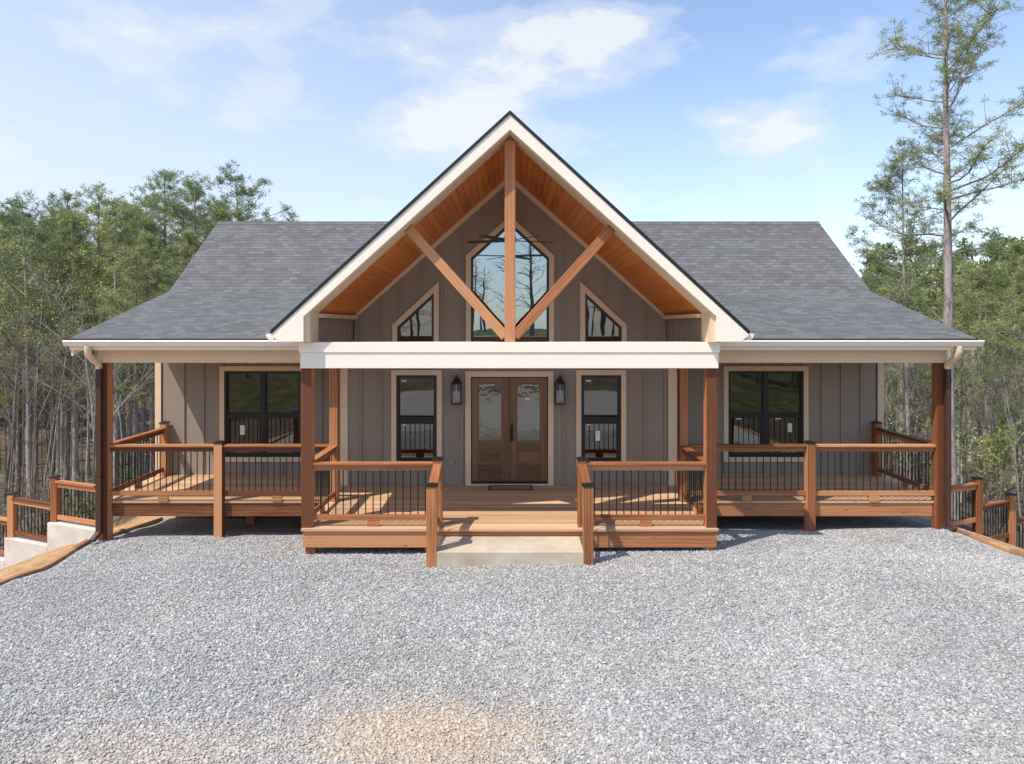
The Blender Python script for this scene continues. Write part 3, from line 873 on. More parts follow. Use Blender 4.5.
# ------------------------------------------------------------------ deck
deck = empty('porch_deck', (0, 12.5, -.4), 'new timber porch floor of long pine boards on stained rim joists', 'deck')
m = MB(); 
def boards(m, x0, x1, y0, y1, w=.140, gap=.006, joins=()):
    y = y0; 
    n = int(round((y1-y0)/w)); w = (y1-y0)/n
    for k in range(n):
        cuts = [x0] + ([random.choice(joins)] if joins else []) + [x1]
        for a, b in zip(cuts[:-1], cuts[1:]):
            m.box(a+.001, b-.001, y0+k*w+gap/2, y0+(k+1)*w-gap/2, -.036, 0)
boards(m, -3.28, 3.27, 10.70, YC-.005, joins=(-1.2, .4, 1.5))
boards(m, -7.52, -3.285, 12.40, YW-.005)
boards(m, 3.275, 7.93, 12.40, YW-.005)
m.build('deck_floor', M['deck'], deck, bevel=0)
for q in ((-3.26, -1.2, 10.735, 10.775, -.30, -.038), (1.2, 3.25, 10.735, 10.775, -.30, -.038), (-1.199, 1.199, 10.74, 10.775, -.30, -.04),
          (-3.26, -3.22, 10.78, 12.4, -.30, -.04), (3.21, 3.25, 10.78, 12.4, -.30, -.04),
          (-7.22, -3.27, 12.425, 12.465, -.28, -.038), (3.26, 7.69, 12.425, 12.465, -.28, -.038),
          (-7.48, -7.44, 12.48, 14.58, -.28, -.038), (7.88, 7.92, 12.48, 14.58, -.28, -.038)):
    MB().box(*q).build('rim_joist', M['cedar'], deck, bevel=.004)
for x, y in ((-3.16, 10.87), (3.14, 10.87), (-1.3, 10.9), (1.3, 10.9), (-3.16, 12.3), (3.14, 12.3), (-5.3, 14.0), (5.4, 14.0)):
    MB().box(x-.08, x+.08, y-.08, y+.08, lot(x, y)-.2, -.301).build('deck_post', M['cedar'], deck)

step = MB().box(-1.08, 1.09, 9.99, 10.73, -.45, -.12)
step = step.build('concrete_step', M['concrete'], bevel=.012)
tag(step, 'wide pale concrete step in front of the entry deck', 'step')

# ------------------------------------------------------------------ railings
def railing(name, label, loc, cat='railing', group=None):
    return empty(name, loc, label, cat, group)
def newel(root, x, y, z0, z1, w=.15, cap=True, mat='cedar'):
    p = MB().box(x-w/2, x+w/2, y-w/2, y+w/2, z0, z1).build('post', M[mat], root, bevel=.006)
    if cap:
        c = MB(); h = w/2+.012
        c.box(x-h, x+h, y-h, y+h, z1+.001, z1+.022)
        top = [(x-h, y-h), (x+h, y-h), (x+h, y+h), (x-h, y+h)]
        for i in range(4):
            a, b = top[i], top[(i+1)%4]
            c.quadface([(a[0],a[1],z1+.022),(b[0],b[1],z1+.022),(x,y,z1+.05)], [(0,0),(1,0),(.5,1)])
        c.build('post_cap', M['black'], p)
    return p
def span(root, a, b, ztop, zbot, nbal=None, block=True, slope=0.0, cw=.14, capmat='cedar'):
    """rail section between points a,b (x,y): flat cap, sub rail, bottom rail, balusters"""
    a = Vector((*a, 0)); b = Vector((*b, 0)); L = (b-a).length; d = (b-a)/L
    def P(k, z): q = a + d*k; return (q.x, q.y, z)
    MB().beam(P(0, ztop-.019), P(L, ztop-.019), cw, .038).build('top_rail', M[capmat], root, bevel=.004)
    MB().beam(P(0, ztop-.083), P(L, ztop-.083), .04, .088).build('sub_rail', M[capmat], root, bevel=.003)
    MB().beam(P(0, zbot+.042), P(L, zbot+.042), .04, .085).build('bottom_rail', M[capmat], root, bevel=.003)
    n = nbal or max(2, int(round(L/.112))-1)
    b0 = None
    for k in range(n):
        c = P(L*(k+1)/(n+1), 0)
        if b0 is None:
            b0 = MB().lathe([(.0095, zbot+.03), (.0095, ztop-.06)], 0, 0, 8).build('baluster', M['black'], None, smooth=True)
            ob = b0
        else:
            ob = b0.copy(); COL.objects.link(ob)
        ob.parent = root; ob.location = (c[0]-root.location.x, c[1]-root.location.y, -root.location.z)
    if block:
        MB().beam(P(L/2-.09, zbot/2), P(L/2+.09, zbot/2), .04, zbot-.004).build('support_block', M[capmat], root)
    return
ZT, ZB = 1.03, .105
def wing(x_end, x_mid, x_in, side):
    r = railing('porch_railing', f'long cedar railing with black balusters across the front of the {side} porch wing', (x_mid, 12.4, 0))
    newel(r, x_mid, 12.385, lot(x_mid, 12.38)-.15, 1.06)
    lo, hi = (x_end+.087, x_mid-.077) if x_end < x_mid else (x_mid+.077, x_end-.087)
    span(r, (lo, 12.4), (hi, 12.4), ZT, ZB, 16)
    lo, hi = (x_mid+.077, x_in-.077) if x_end < x_mid else (x_in+.077, x_mid-.077)
    span(r, (lo, 12.4), (hi, 12.4), ZT, ZB, 16)
    xe = x_end
    r2 = railing('porch_railing', f'cedar railing closing the outer end of the {side} porch wing, running back to the house', (xe, 13.5, 0))
    newel(r2, xe, YW-.115, .001, 1.12, .14, cap=True)
    span(r2, (xe, 12.478), (xe, YW-.187), ZT, ZB, 17)
wing(-7.335, -5.27, -3.19, 'left'); wing(7.785, 5.44, 3.14, 'right')
def entry(xp, xb, xn, side):
    r = railing('porch_railing', f'cedar railing on the front edge of the entry porch, {side} of the step', ((xp+xn)/2, 10.85, 0))
    s = 1 if xn > xp else -1
    a, b = xp+s*(PW/2+.002), xn-s*.076
    span(r, (min(a,b), 10.85), (max(a,b), 10.85), ZT-.01, ZB, 15)
    newel(r, xn, 10.86, .001, 1.06)
    newel(r, xn, 10.06, lot(xn, 10.0)-.1, .83)
    MB().beam((xn, 10.783, .985), (xn, 10.137, .785), .14, .04).build('handrail', M['cedar'], r, bevel=.004)
    MB().beam((xn, 10.783, .92), (xn, 10.137, .72), .04, .088).build('sub_rail', M['cedar'], r, bevel=.004)
    MB().beam((xn, 10.783, .14), (xn, 10.137, .02), .04, .088).build('bottom_rail', M['cedar'], r, bevel=.004)
    for k in range(4):
        y = 10.68-.14*k; dz = (y-10.783)*.31
        MB().lathe([(.0095, .12+dz*.6), (.0095, .90+dz)], xn, y, 8).build('baluster', M['black'], r, smooth=True)
    r2 = railing('porch_railing', f'short cedar railing along the {side} side of the entry porch between two posts', (xp, 11.6, 0))
    span(r2, (xp, 10.936), (xb, 12.323), ZT-.01, ZB, 11)
entry(-3.21, -3.19, -1.15, 'left'); entry(3.18, 3.14, 1.15, 'right')

# stepped walls and railings running down the slopes at both ends
lw = empty('retaining_wall', (-8.6, 13.0, -1.5), 'stepped pale concrete retaining wall falling away left of the porch', 'retaining wall')
rl = railing('stair_railing', 'stepped cedar railing on the concrete wall left of the porch', (-8.6, 13.0, -.5))
pts = [(-7.47, 12.47), (-8.68, 12.96), (-9.86, 13.46), (-11.04, 13.95), (-12.2, 14.45)]
for k in range(4):
    a, b = pts[k], pts[k+1]; zt = -.52-.445*k
    av, bv = Vector((*a, 0)), Vector((*b, 0)); d = (bv-av).normalized()
    MB().beam((a[0], a[1], zt-.9), (b[0]+d.x*(-.002), b[1]-d.y*.002, zt-.9), .22, 1.8).build('wall_block', M['wallconcrete'], lw, bevel=.01)
    q = bv - d*.07
    newel(rl, q.x, q.y, zt+.001, zt+.84, .12)
    e = av + d*(.12 if k == 0 else .0); f = q - d*.062
    span(rl, (e.x, e.y), (f.x, f.y), zt+.785, zt+.05, 10, block=False, cw=.11)
rr = railing('stair_railing', 'stepped cedar railing dropping down the slope right of the porch', (8.6, 13.0, -.5))
pts = [(7.98, 12.45), (8.75, 12.78), (9.72, 13.25), (10.9, 13.8)]
for k in range(3):
    a, b = pts[k], pts[k+1]; zt = -.53-.42*k
    av, bv = Vector((*a, 0)), Vector((*b, 0)); d = (bv-av).normalized()
    newel(rr, b[0], b[1], terrain(b[0], b[1])-.2, zt+.86, .125)
    e = av + d*.065; f = bv - d*.065
    span(rr, (e.x, e.y), (f.x, f.y), zt+.785, zt+.05, 7 if k == 0 else 10, block=False, cw=.11)

# timber edging
def edging(label, pts):
    m = MB()
    for a, b in zip(pts[:-1], pts[1:]):
        m.beam((a[0], a[1], lot(a[0], a[1])-.03), (b[0], b[1], lot(b[0], b[1])-.03), .10, .17)
    tag(m.build('timber_edging', M['pt'], bevel=.008), label, 'edging')
edging('long timber edging between the gravel and the orange dirt on the left', [(-7.62+.0135*(y-5.5), y) for y in (5.5, 8.0, 9.8, 10.6, 10.9, 11.2, 11.5, 11.8, 12.2)])
edging('timber edging under the left porch beside the orange dirt', [(-7.42, 12.62), (-7.32, 14.3)])
edging('timber edging along the right edge of the gravel below the stepped railing', [(8.22, 5.5), (8.20, 9.0), (8.14, 10.6), (8.09, 11.0), (8.03, 11.4), (7.98, 11.8), (7.93, 12.15)])

# ------------------------------------------------------------------ small things on the wall
def lantern(x, label):
    r = empty('wall_lantern', (x, YC, 1.6), label, 'lantern')
    m = MB(); m.box(x-.055, x+.055, YC-.025, YC-.001, 1.88, 2.14)
    m.tube([(x, YC-.02, 2.06), (x, YC-.07, 2.14), (x, YC-.12, 2.15)], [.012]*3, 8)
    m.build('wall_bracket', M['black'], r)
    y = YC-.13; h = .088
    m = MB()
    for sx in (-1, 1):
        for sy in (-1, 1): m.box(x+sx*h-.010, x+sx*h+.010, y+sy*h-.010, y+sy*h+.010, 1.66, 2.03)
    m.box(x-h-.018, x+h+.018, y-h-.018, y+h+.018, 1.632, 1.66)
    m.box(x-h-.018, x+h+.018, y-h-.018, y+h+.018, 2.03, 2.055)
    for (z0, a), (z1, b) in (((2.055, h), (2.12, .045)), ((2.12, .045), (2.15, .03))):
        q0 = [(x-a,y-a),(x+a,y-a),(x+a,y+a),(x-a,y+a)]; q1 = [(x-b,y-b),(x+b,y-b),(x+b,y+b),(x-b,y+b)]
        for i in range(4):
            j = (i+1)%4
            m.quadface([(*q0[i],z0),(*q0[j],z0),(*q1[j],z1),(*q1[i],z1)], [(0,0)]*4)
    m.lathe([(.0, 2.21), (.018, 2.195), (.018, 2.17), (.03, 2.15)], x, y, 10)
    m.build('lantern_cage', M['black'], r)
    m = MB()
    for sx in (-1, 1):
        m.box(x+sx*(h-.004)-.001, x+sx*(h-.004)+.001, y-h+.01, y+h-.01, 1.66, 2.03)
        m.box(x-h+.01, x+h-.01, y+sx*(h-.004)-.001, y+sx*(h-.004)+.001, 1.66, 2.03)
    m.build('lantern_glass', M['lampglass'], r)
    MB().lathe([(0, 1.84), (.014, 1.85), (.018, 1.89), (.012, 1.94), (.012, 2.03)], x, y, 10).build('bulb', M['bulb'], r, smooth=True)
lantern(-1.06, 'black glass wall lantern left of the brown double door'); lantern(.99, 'black glass wall lantern right of the brown double door')
o = MB().box(-1.225, -1.115, YC-.035, YC-.001, .385, .535).box(-1.215, -1.125, YC-.045, YC-.034, .40, .52).build('outlet_cover', M['greyplastic'], bevel=.006)
tag(o, 'small grey weatherproof outlet cover low on the siding left of the door', 'outlet')
dm = MB().box(-.40, .42, 13.22, 13.56, .001, .012).build('doormat', M['mat'])
tag(dm, 'thin brown doormat with a dark border at the front door', 'doormat')
MB().ring(rect(-.42, .44, 13.20, 13.58), rect(-.385, .405, 13.235, 13.545), .0, .0)
m = MB()
for b in ((-.42,.44,13.20,13.235), (-.42,.44,13.545,13.58), (-.42,-.385,13.236,13.544), (.405,.44,13.236,13.544)): m.box(*b, .001, .016)
m.build('mat_border', M['matedge'], dm)

fan = empty('ceiling_fan', (0, 12.3, 4.7), 'black ceiling fan hanging under the gable soffit behind the king post', 'fan')
MB().lathe([(.0, 6.17), (.07, 6.16), (.06, 6.10), (.016, 6.06), (.016, 4.82)], 0, 12.3, 12).build('downrod', M['black'], fan, smooth=True)
MB().lathe([(.016, 4.84), (.06, 4.83), (.11, 4.79), (.115, 4.70), (.09, 4.66), (.06, 4.62), (0, 4.61)], 0, 12.3, 16).build('motor', M['black'], fan, smooth=True)
for k in range(5):
    a = 2*math.pi*k/5+.3
    mt = Matrix.Translation((0, 12.3, 4.72)) @ Matrix.Rotation(a, 4, 'Z') @ Matrix.Rotation(R(11), 4, 'X')
    m = MB(); m.box(.09, .82, -.06, .06, -.006, .006, mtx=mt)
    m.build('blade', M['black'], fan)

# ------------------------------------------------------------------ trees
rng = random.Random(5)
def rv(s=1): return Vector((rng.uniform(-s, s), rng.uniform(-s, s), rng.uniform(-s, s)))
class Leaf(MB):
    def tri(self, a, b, c):
        i = len(self.v); self.v += [tuple(a), tuple(b), tuple(c)]
        self.f.append([i, i+1, i+2]); self.uv.append([(0,0)]*3); self.mi.append(0)
    def tuft(self, p, n, ln, wd):
        for _ in range(n):
            d = rv(); 
            if d.length < .1: continue
            d.normalize(); d.z = d.z*.8+.15
            s = d.cross(rv()).normalized()*wd*.5
            b = p + d*ln*rng.uniform(.02, .5) + rv(.05)
            e = b + d*ln*rng.uniform(.5, 1)
            self.tri(b-s, b+s, e)
    def leaf(self, p, sz):
        d = rv().normalized(); s = d.cross(rv()).normalized()
        i = len(self.v)
        self.v += [tuple(p-d*sz*.5), tuple(p+s*sz*.33), tuple(p+d*sz*.5), tuple(p-s*sz*.33)]
        self.f.append([i, i+1, i+2, i+3]); self.uv.append([(0,0)]*4); self.mi.append(0)
def trunk_line(H, wob, n=9):
    p = Vector((0,0,0)); pts = [p.copy()]; d = Vector((rng.uniform(-wob,wob), rng.uniform(-wob,wob), 0))
    for k in range(1, n+1):
        d = d*.7 + Vector((rng.uniform(-wob,wob), rng.uniform(-wob,wob), 0))
        p = p + Vector((d.x, d.y, 1))*(H/n); pts.append(p.copy())
    return pts
def at_line(pts, k):
    x = k*(len(pts)-1); i = min(int(x), len(pts)-2); return pts[i].lerp(pts[i+1], x-i)
def pine(H, r, cs, spread, nbr, dens, ln=.22, wd=.03, wob=.02, bark='pinebark', leafm='pine', dead=6, sub=1.0, tuft=(14, 22)):
    tm, lm = MB(), Leaf()
    pts = trunk_line(H, wob, 10); n = len(pts)
    tm.tube(pts, [r*(1-.86*k/(n-1)) + (r*.4 if k == 0 else 0) for k in range(n)], 9)
    for k in range(nbr+dead):
        isd = k >= nbr
        u = rng.uniform(cs*.6, cs) if isd else cs + (1-cs)*((k+rng.random())/nbr)**.85
        c = at_line(pts, min(.995, u))
        rel = max(0, (u-cs)/(1-cs))
        prof = (.45+.55*math.sin(math.pi*min(1, rel*1.05+.12)))*(1 if rel < .8 else 1-(rel-.8)*2.2) if not isd else .3
        L = spread*prof*rng.uniform(.45, 1.2)
        a = rng.uniform(0, 2*math.pi); up = rng.uniform(-.15, .35) + .65*rel
        d = Vector((math.cos(a), math.sin(a), up)).normalized()
        bp = [c]; p = c.copy()
        for j in range(4):
            d = (d + rv(.22) + Vector((0,0,.08))).normalized(); p = p + d*L/4; bp.append(p.copy())
        r0 = max(.010, r*.22*(1-.6*rel)*min(1, L/spread+.15))
        tm.tube(bp, [r0*(1-.8*j/4)+.004 for j in range(5)], 4)
        if isd: continue
        for j in range(int(2+L*dens)):
            q = at_line(bp, 1-rng.random()**1.6*.75); td = (d*.5 + rv(1.0)); td.z = td.z*.6+.2; td.normalize()
            tl = rng.uniform(.15, .75)*sub*min(1, L*.4+.4)
            e = q + td*tl
            tm.tube([q, e], [.010, .004], 3)
            lm.tuft(e, rng.randint(*tuft), ln, wd)
            if rng.random() < .6: lm.tuft(q.lerp(e, rng.uniform(.3, .8)) + rv(.08), rng.randint(*tuft)//2, ln, wd)
        lm.tuft(bp[-1], tuft[1], ln, wd)
    for k in range(5): lm.tuft(pts[-1] + rv(.2), tuft[1], ln, wd)
    return tm, lm, bark, leafm
def bare(H, r, levels=4, spread=.55, leaves=0, lsz=.12, bark='greybark', leafm='spring', lowfork=.25, tw=.008, kids=(3, 5)):
    tm, lm = MB(), Leaf()
    def grow(p, d, L, rad, lv):
        n = 5 if lv == levels else 4
        pts = [p]; q = p.copy()
        for j in range(n):
            d = (d + rv(.07 if lv == levels else .17) + Vector((0,0,.05))).normalized(); q = q + d*L/n; pts.append(q.copy())
        end = rad*(.42 if lv else .5)
        tm.tube(pts, [max(tw*.6, rad+(end-rad)*j/n) for j in range(n+1)], 7 if lv == levels else (5 if lv == levels-1 else 3))
        if lv <= 1 and leaves:
            for _ in range(leaves): lm.leaf(at_line(pts, rng.uniform(.2, 1)) + rv(.16), lsz*rng.uniform(.6, 1.3))
        if lv == 0: return
        for k in range(rng.randint(*kids) + (4 if lv == levels else 0)):
            u = rng.uniform(lowfork if lv == levels else .25, 1.0)
            b = at_line(pts, u)
            a = d.orthogonal(); a.rotate(Matrix.Rotation(rng.uniform(0, 6.28), 3, d))
            nd = (d*rng.uniform(.5, 1.0) + a*spread*rng.uniform(.7, 1.3)*1.3 + Vector((0,0,.15))).normalized()
            grow(b, nd, L*rng.uniform(.36, .62)*(1.15-.4*u), max(tw, rad*(1-.6*u)*.48), lv-1)
    grow(Vector((0,0,0)), Vector((rng.uniform(-.06,.06), rng.uniform(-.06,.06), 1)), H*.8, r, levels)
    return tm, lm, bark, leafm
def bush(H, W, n, lsz, leafm, stems=9):
    tm, lm = MB(), Leaf()
    for k in range(stems):
        a = rng.uniform(0, 6.28); s = rng.uniform(.1, .5)*W
        p0 = Vector((math.cos(a)*.1, math.sin(a)*.1, 0)); p1 = Vector((math.cos(a)*s, math.sin(a)*s, H*rng.uniform(.6, 1)))
        mid = p0.lerp(p1, .5)+rv(.12)
        tm.tube([p0, mid, p1], [.022, .014, .005], 4)
        for _ in range(4):
            q = mid.lerp(p1, rng.random()); e = q + Vector((rng.uniform(-1,1), rng.uniform(-1,1), rng.uniform(.1,1)))*.28*W
            tm.tube([q, e], [.009, .004], 3)
            for _ in range(n//(stems*4)): lm.leaf(q.lerp(e, rng.uniform(0, 1.15)) + rv(.13*W), lsz*rng.uniform(.6, 1.4))
    return tm, lm, 'darkbark', leafm

PROTO = {}
def make(kind, name, spec):
    tm, lm, bark, lf = spec
    tmesh = tm.build('trunk', M[bark], None, smooth=True, normals=False).data
    lmesh = lm.build('crown', M[lf], None, normals=False).data if lm.f else None
    for o in list(COL.objects):
        if o.data is not None and o.data in (tmesh, lmesh): bpy.data.objects.remove(o)
    PROTO[kind] = (name, tmesh, lmesh, max(v[2] for v in (tm.v+lm.v)))
make('p1', 'pine_tree', pine(16, .19, .52, 3.0, 42, 4.5, .25, .034))
make('p2', 'pine_tree', pine(15, .16, .45, 2.3, 44, 4.4, .25, .034, leafm='pine2'))
make('p3', 'pine_tree', pine(17, .18, .60, 3.4, 44, 4.6, .25, .034, wob=.035))
make('p4', 'pine_tree', pine(13, .14, .32, 2.0, 46, 5.0, .25, .034, leafm='pine2', wob=.03))
make('p5', 'pine_tree', pine(16, .17, .48, 3.0, 42, 3.8, .25, .034, wob=.035))
make('b1', 'bare_tree', bare(11, .065, 4, .40, lowfork=.35, kids=(2, 4)))
make('b2', 'bare_tree', bare(13, .062, 3, .34, lowfork=.5, bark='darkbark', kids=(3, 4)))
make('b3', 'bare_tree', bare(10, .045, 3, .38, lowfork=.4, kids=(3, 4)))
make('b4', 'bare_tree', bare(14, .066, 3, .30, lowfork=.55, kids=(3, 4)))
make('b5', 'bare_tree', bare(13, .05, 3, .30, lowfork=.45, kids=(2, 4), bark='darkbark'))
make('l1', 'budding_tree', bare(11, .07, 4, .45, leaves=4, lsz=.085, leafm='spring'))
make('l2', 'budding_tree', bare(10, .065, 4, .42, leaves=5, lsz=.085, leafm='pine2', bark='darkbark'))
make('tall', 'pine_tree', pine(16.6, .18, .44, 2.45, 48, 12.0, .125, .017, wob=.012, dead=2, bark='palebark', leafm='pine3', sub=1.1, tuft=(24, 34)))
make('thin', 'pine_tree', pine(13, .10, .45, 2.2, 38, 9.5, .15, .02, wob=.02, leafm='pine3', bark='palebark', tuft=(22, 30)))
make('s1', 'shrub', bush(2.3, 1.5, 2200, .065, 'spring'))
make('s2', 'shrub', bush(1.7, 1.6, 900, .085, 'broad'))
make('s3', 'sapling', bush(3.0, 1.3, 500, .07, 'pine2', 9))
make('s4', 'sapling', bush(2.6, 1.5, 60, .06, 'spring', 14))

def plant(kind, x, y, ztop, label, cat, group=None, scale=None, sink=.15, rz=None):
    name, tm_, lm_, h = PROTO[kind]
    zb = terrain(x, y) - sink
    s = scale or max(.4, (ztop-zb)/h)
    o = empty(name, (x, y, zb), label, cat, group)
    o.scale = (s*(1 if scale else min(1.15, max(.8, 1/s**.3))),)*2 + (s,)
    o.rotation_euler.z = rng.uniform(0, 6.28) if rz is None else rz
    for nm, me in (('trunk', tm_), ('crown', lm_)):
        if me is None: continue
        c = bpy.data.objects.new(nm, me); COL.objects.link(c); c.parent = o
    return o

# notable trees
plant('tall', 12.28, 19.0, 14.6, 'tall straight pine with a pale trunk rising beside the right end of the porch', 'pine tree', rz=2.1)
plant('thin', 14.3, 24.5, 10.0, 'thinner sparse pine standing just left of the tall pine on the right', 'pine tree', rz=.4)
plant('s1', 14.0, 20.2, .75, 'bright yellow-green leafing shrub to the right of the tall pine', 'shrub')
plant('b3', 14.5, 19.3, 2.8, 'whitish bare sapling beside the yellow-green shrub on the right', 'sapling')
plant('s2', -9.0, 15.2, .0, 'dark green shrub behind the stepped railing on the left', 'shrub')
plant('l1', -19.6, 28, 9.0, 'tall tree with yellow-green new leaves at the far left edge', 'tree')
plant('b1', -13.0, 21.5, 6.2, 'large pale bare tree standing in front of the pines on the left', 'bare tree')
plant('p3', -15.3, 39, 12.7, 'broad-topped pine rising closest to the left end of the roof', 'pine tree')
plant('p1', -19.4, 38, 12.1, 'tallest slender pine in the woods left of the house', 'pine tree')
GP, GB, GL, GS = 'pines in the woods behind the house', 'bare trees in the woods around the house', 'budding trees in the woods around the house', 'undergrowth shrubs at the edge of the woods'
LP = {-1: 'green pine among the crowded woods left of the house', 1: 'green pine among the distant woods right of the house'}
LB = {-1: 'thin leafless tree in the woods left of the house', 1: 'thin leafless tree in the woods right of the house'}
LL = {-1: 'slender tree in pale spring leaf in the woods left of the house', 1: 'slender tree in pale spring leaf in the woods right of the house'}
LS = {-1: 'low leafy bush at the foot of the woods left of the house', 1: 'low leafy bush at the foot of the woods right of the house'}
side = lambda x: -1 if x < 0 else 1
def woods(kind, x, y, zt):
    k = kind[0]; s = side(x); sn = 'left' if s < 0 else 'right'
    lab, cat, g = {'p': (LP[s], 'pine tree', GP), 'b': (LB[s], 'bare tree', GB), 'l': (LL[s], 'tree', GL), 's': (LS[s], 'shrub', GS)}[k]
    plant(kind, x, y, zt, lab, cat, g + (', ' + sn + ' side'))
for a in (('p2', -21.7, 36, 10.9), ('p5', -16.3, 36, 11.3), ('p5', -18.6, 45, 12.3), ('p3', -14.0, 46, 10.9), ('p2', -27.7, 42, 10.8),
          ('p3', -24.5, 44, 11.5), ('p1', -24.0, 50, 12.3), ('p3', -33.0, 46, 11.3), ('p4', -17.4, 30, 8.6), ('p4', -30, 38, 9.2), ('p4', -21.5, 33, 8.9), ('p4', -14.3, 34, 9.2),
          ('p2', -12.8, 38, 9.4), ('p1', -36, 50, 11.6),
          ('p2', 27.4, 48, 7.7), ('p1', 25.2, 44, 7.4), ('p2', 29.2, 42, 7.2), ('p4', 29.6, 40, 8.3), ('p4', 26, 50, 7.0), ('p2', 31, 46, 7.9), ('p4', 22, 40, 5.6), ('p2', 20.5, 46, 6.8), ('p4', 33, 44, 8.5), ('p4', 24, 34, 4.6), ('p2', 36, 48, 9),
          ('l1', -17.3, 28, 6.0), ('l1', -23, 31, 7.4), ('l2', -12.6, 28, 4.4),
          ('l1', 20.5, 30, 3.6), ('l2', 18.0, 27, 2.8), ('l1', 23, 32, 4.4), ('l2', 25.5, 36, 5.2), ('l1', 16.5, 25, 1.8), ('l2', 14.6, 27.5, 2.6), ('l1', 21.5, 26, 3.2), ('l1', 13.4, 30, 3.4),
          ('l1', 18.6, 24, 2.2), ('l2', 28, 33, 5.0)):
    woods(*a)
for a in (('p4', -14.2, 27, 7.0), ('p2', -17.0, 31, 8.9), ('p4', -19.8, 31, 8.4), ('p5', -22.4, 32, 9.6), ('p4', -23.8, 33, 8.2), ('p4', -15.6, 33, 8.0), ('p2', -20.4, 36, 10.2), ('p5', -25.6, 38, 10.2),
          ('p4', -18.2, 34, 8.8), ('p4', -13.2, 31, 6.8), ('p2', -29, 40, 10.4), ('p3', -22.6, 42, 11.6), ('p4', -26.5, 35, 8.0),
          ('p4', 17.2, 29, 3.6), ('p4', 20.4, 32, 4.6), ('p2', 22.6, 35, 5.4), ('p4', 24.8, 33, 6.0), ('p2', 18.6, 38, 4.6), ('p4', 28, 37, 7.2), ('p4', 21.6, 28.5, 4.6)):
    woods(*a)
for k in range(54):
    y = 24 + 24*rng.random()**.8; t0 = rng.uniform(.50, .84); x = -y*t0
    if x > -11.5: x = -11.5 - rng.random()*2.5
    woods(rng.choice(['b2', 'b4', 'b4', 'b5', 'b5', 'b3']), x, y, rng.uniform(1.6, 4.4) + (y-19)*.10)
for a in (('b4', -14.6, 21.5, 4.4), ('b3', -12.0, 19.6, 3.4), ('b5', -15.8, 22.5, 4.8), ('b5', -11.6, 22, 3.2), ('b2', -17.2, 23.4, 5.2),
          ('p5', -16.4, 35, 11.2), ('p1', -20.2, 37, 9.8), ('p3', -24.4, 38, 9.6), ('p5', -13.6, 37, 9.2), ('p1', -28.4, 39, 9.9), ('p5', -22.8, 35, 9.2), ('p3', -17.6, 40, 10.2), ('p1', -26.4, 41, 11.4)):
    woods(*a)
for k in range(34):
    y = rng.uniform(21, 46); t0 = rng.uniform(.51, .84); x = y*t0
    if x < 11.5: x = 11.5 + rng.random()*3
    woods(rng.choice(['b1', 'b2', 'b3', 'b4', 'b5', 'b4']), x, y, rng.uniform(1.2, 3.0) + (y-19)*.10)
for x, y, k in ((-10.8, 16.5, 's4'), (-12.5, 18, 's4'), (-14.5, 19, 's3'), (-9.6, 18.5, 's4'), (-16, 21, 's4'), (-11.8, 21, 's3'), (-18, 23, 's4'), (-13, 23, 's4'), (-20, 25, 's3'), (-10.2, 15.2, 's4')):
    woods(k, x, y, terrain(x, y) + rng.uniform(1.4, 2.6))
for x, y, k in ((10.4, 16.8, 's4'), (12.2, 17.2, 's4'), (16, 22, 's3'), (12, 21, 's3'), (15.2, 18.2, 's4'), (17.5, 21, 's1'), (19, 25, 's3'), (10.6, 20, 's4'), (13, 24, 's3'), (21, 27, 's1'), (15.6, 25, 's3')):
    woods(k, x, y, terrain(x, y) + rng.uniform(1.6, 3.0))

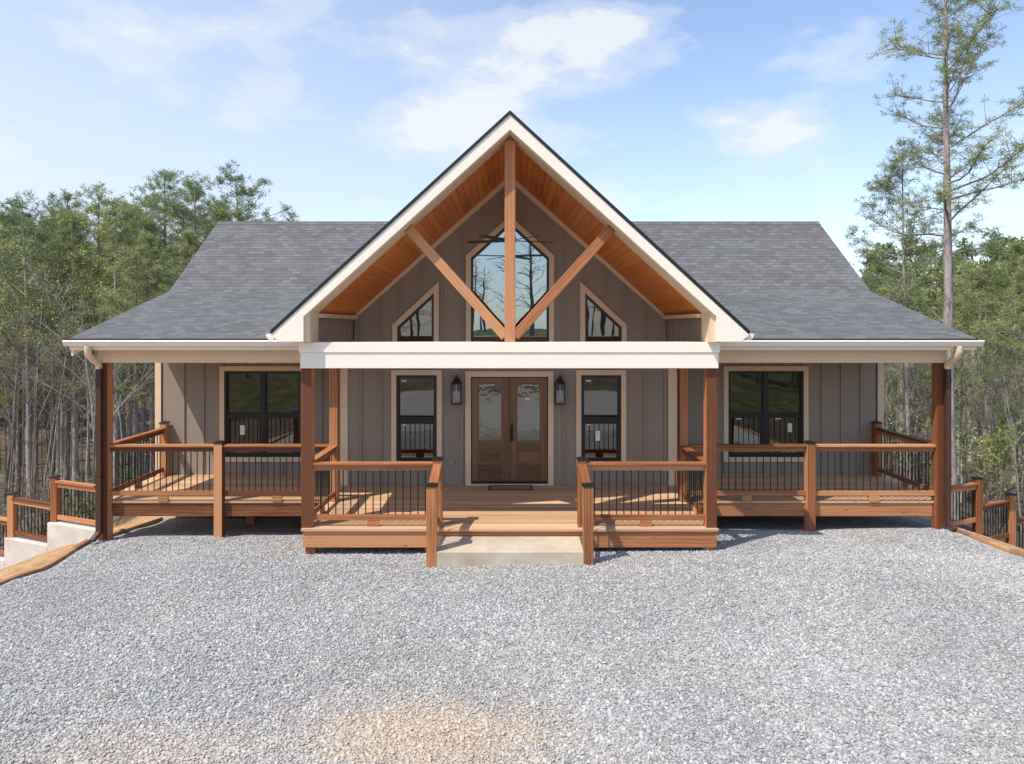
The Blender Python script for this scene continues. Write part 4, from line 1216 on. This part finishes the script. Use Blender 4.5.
# far woods: one mass of many small trees
def far_woods(name, label, spots):
    tm, lm = MB(), Leaf()
    allm = MB()
    for (x, y, h, ev) in spots:
        zb = terrain(x, y)-.3
        b = Vector((x, y, zb)); tp = b + Vector((rng.uniform(-.6,.6), rng.uniform(-.6,.6), h))
        allm.cur = 0; allm.tube([b, b.lerp(tp, .5)+rv(.2), tp], [.16, .11, .03], 4)
        cs = .4 if ev else .3
        for k in range(34 if ev else 26):
            u = rng.uniform(cs, 1); c = b.lerp(tp, u)
            L = (2.6 if ev else 2.2)*(1.05-u*.6)*rng.uniform(.5, 1.1)
            a = rng.uniform(0, 6.28); e = c + Vector((math.cos(a)*L, math.sin(a)*L, L*rng.uniform(.1, .8)))
            allm.cur = 0; allm.tube([c, e], [.035, .012], 3)
            allm.cur = 1 if ev == 1 else (2 if ev == 2 else 3)
            if ev:
                for _ in range(16):
                    p = c.lerp(e, rng.uniform(.4, 1.05)) + rv(.35)
                    d = rv().normalized()*.5; s = d.cross(rv()).normalized()*.14
                    i = len(allm.v); allm.v += [tuple(p-s), tuple(p+s), tuple(p+d)]
                    allm.f.append([i,i+1,i+2]); allm.uv.append([(0,0)]*3); allm.mi.append(allm.cur)
            else:
                allm.cur = 0
                for _ in range(3):
                    p = c.lerp(e, rng.uniform(.3, 1)); allm.tube([p, p + (e-c).normalized()*rng.uniform(.4, 1) + rv(.5)], [.018, .008], 3)
    o = allm.build(name, [M['darkbark'], M['pine'], M['pine2']], None, normals=False)
    return tag(o, label, 'woods', kind='stuff')
spots = []
for k in range(330):
    y = rng.uniform(50, 95); sgn = rng.choice((-1, -1, 1, 1, 0)); t0 = rng.uniform(.38, .95)
    x = sgn*y*t0 if sgn else rng.uniform(-30, 30)
    spots.append((x, y, rng.uniform(9, 13), rng.choice((1, 2, 1, 0))))
far_woods('far_woods', 'dense far-off mixed woods of pines and bare trees beyond the house', spots)
spots = []
for k in range(100):
    y = rng.uniform(-80, -34); x = rng.uniform(-60, 60)
    if abs(x) < 9 and k % 2: continue
    spots.append((x, y, rng.uniform(8, 14), 0 if abs(x) < 16 else rng.choice((0, 0, 2, 0, 1))))
far_woods('facing_woods', 'woods on the bank facing the house, mirrored in its windows', spots)
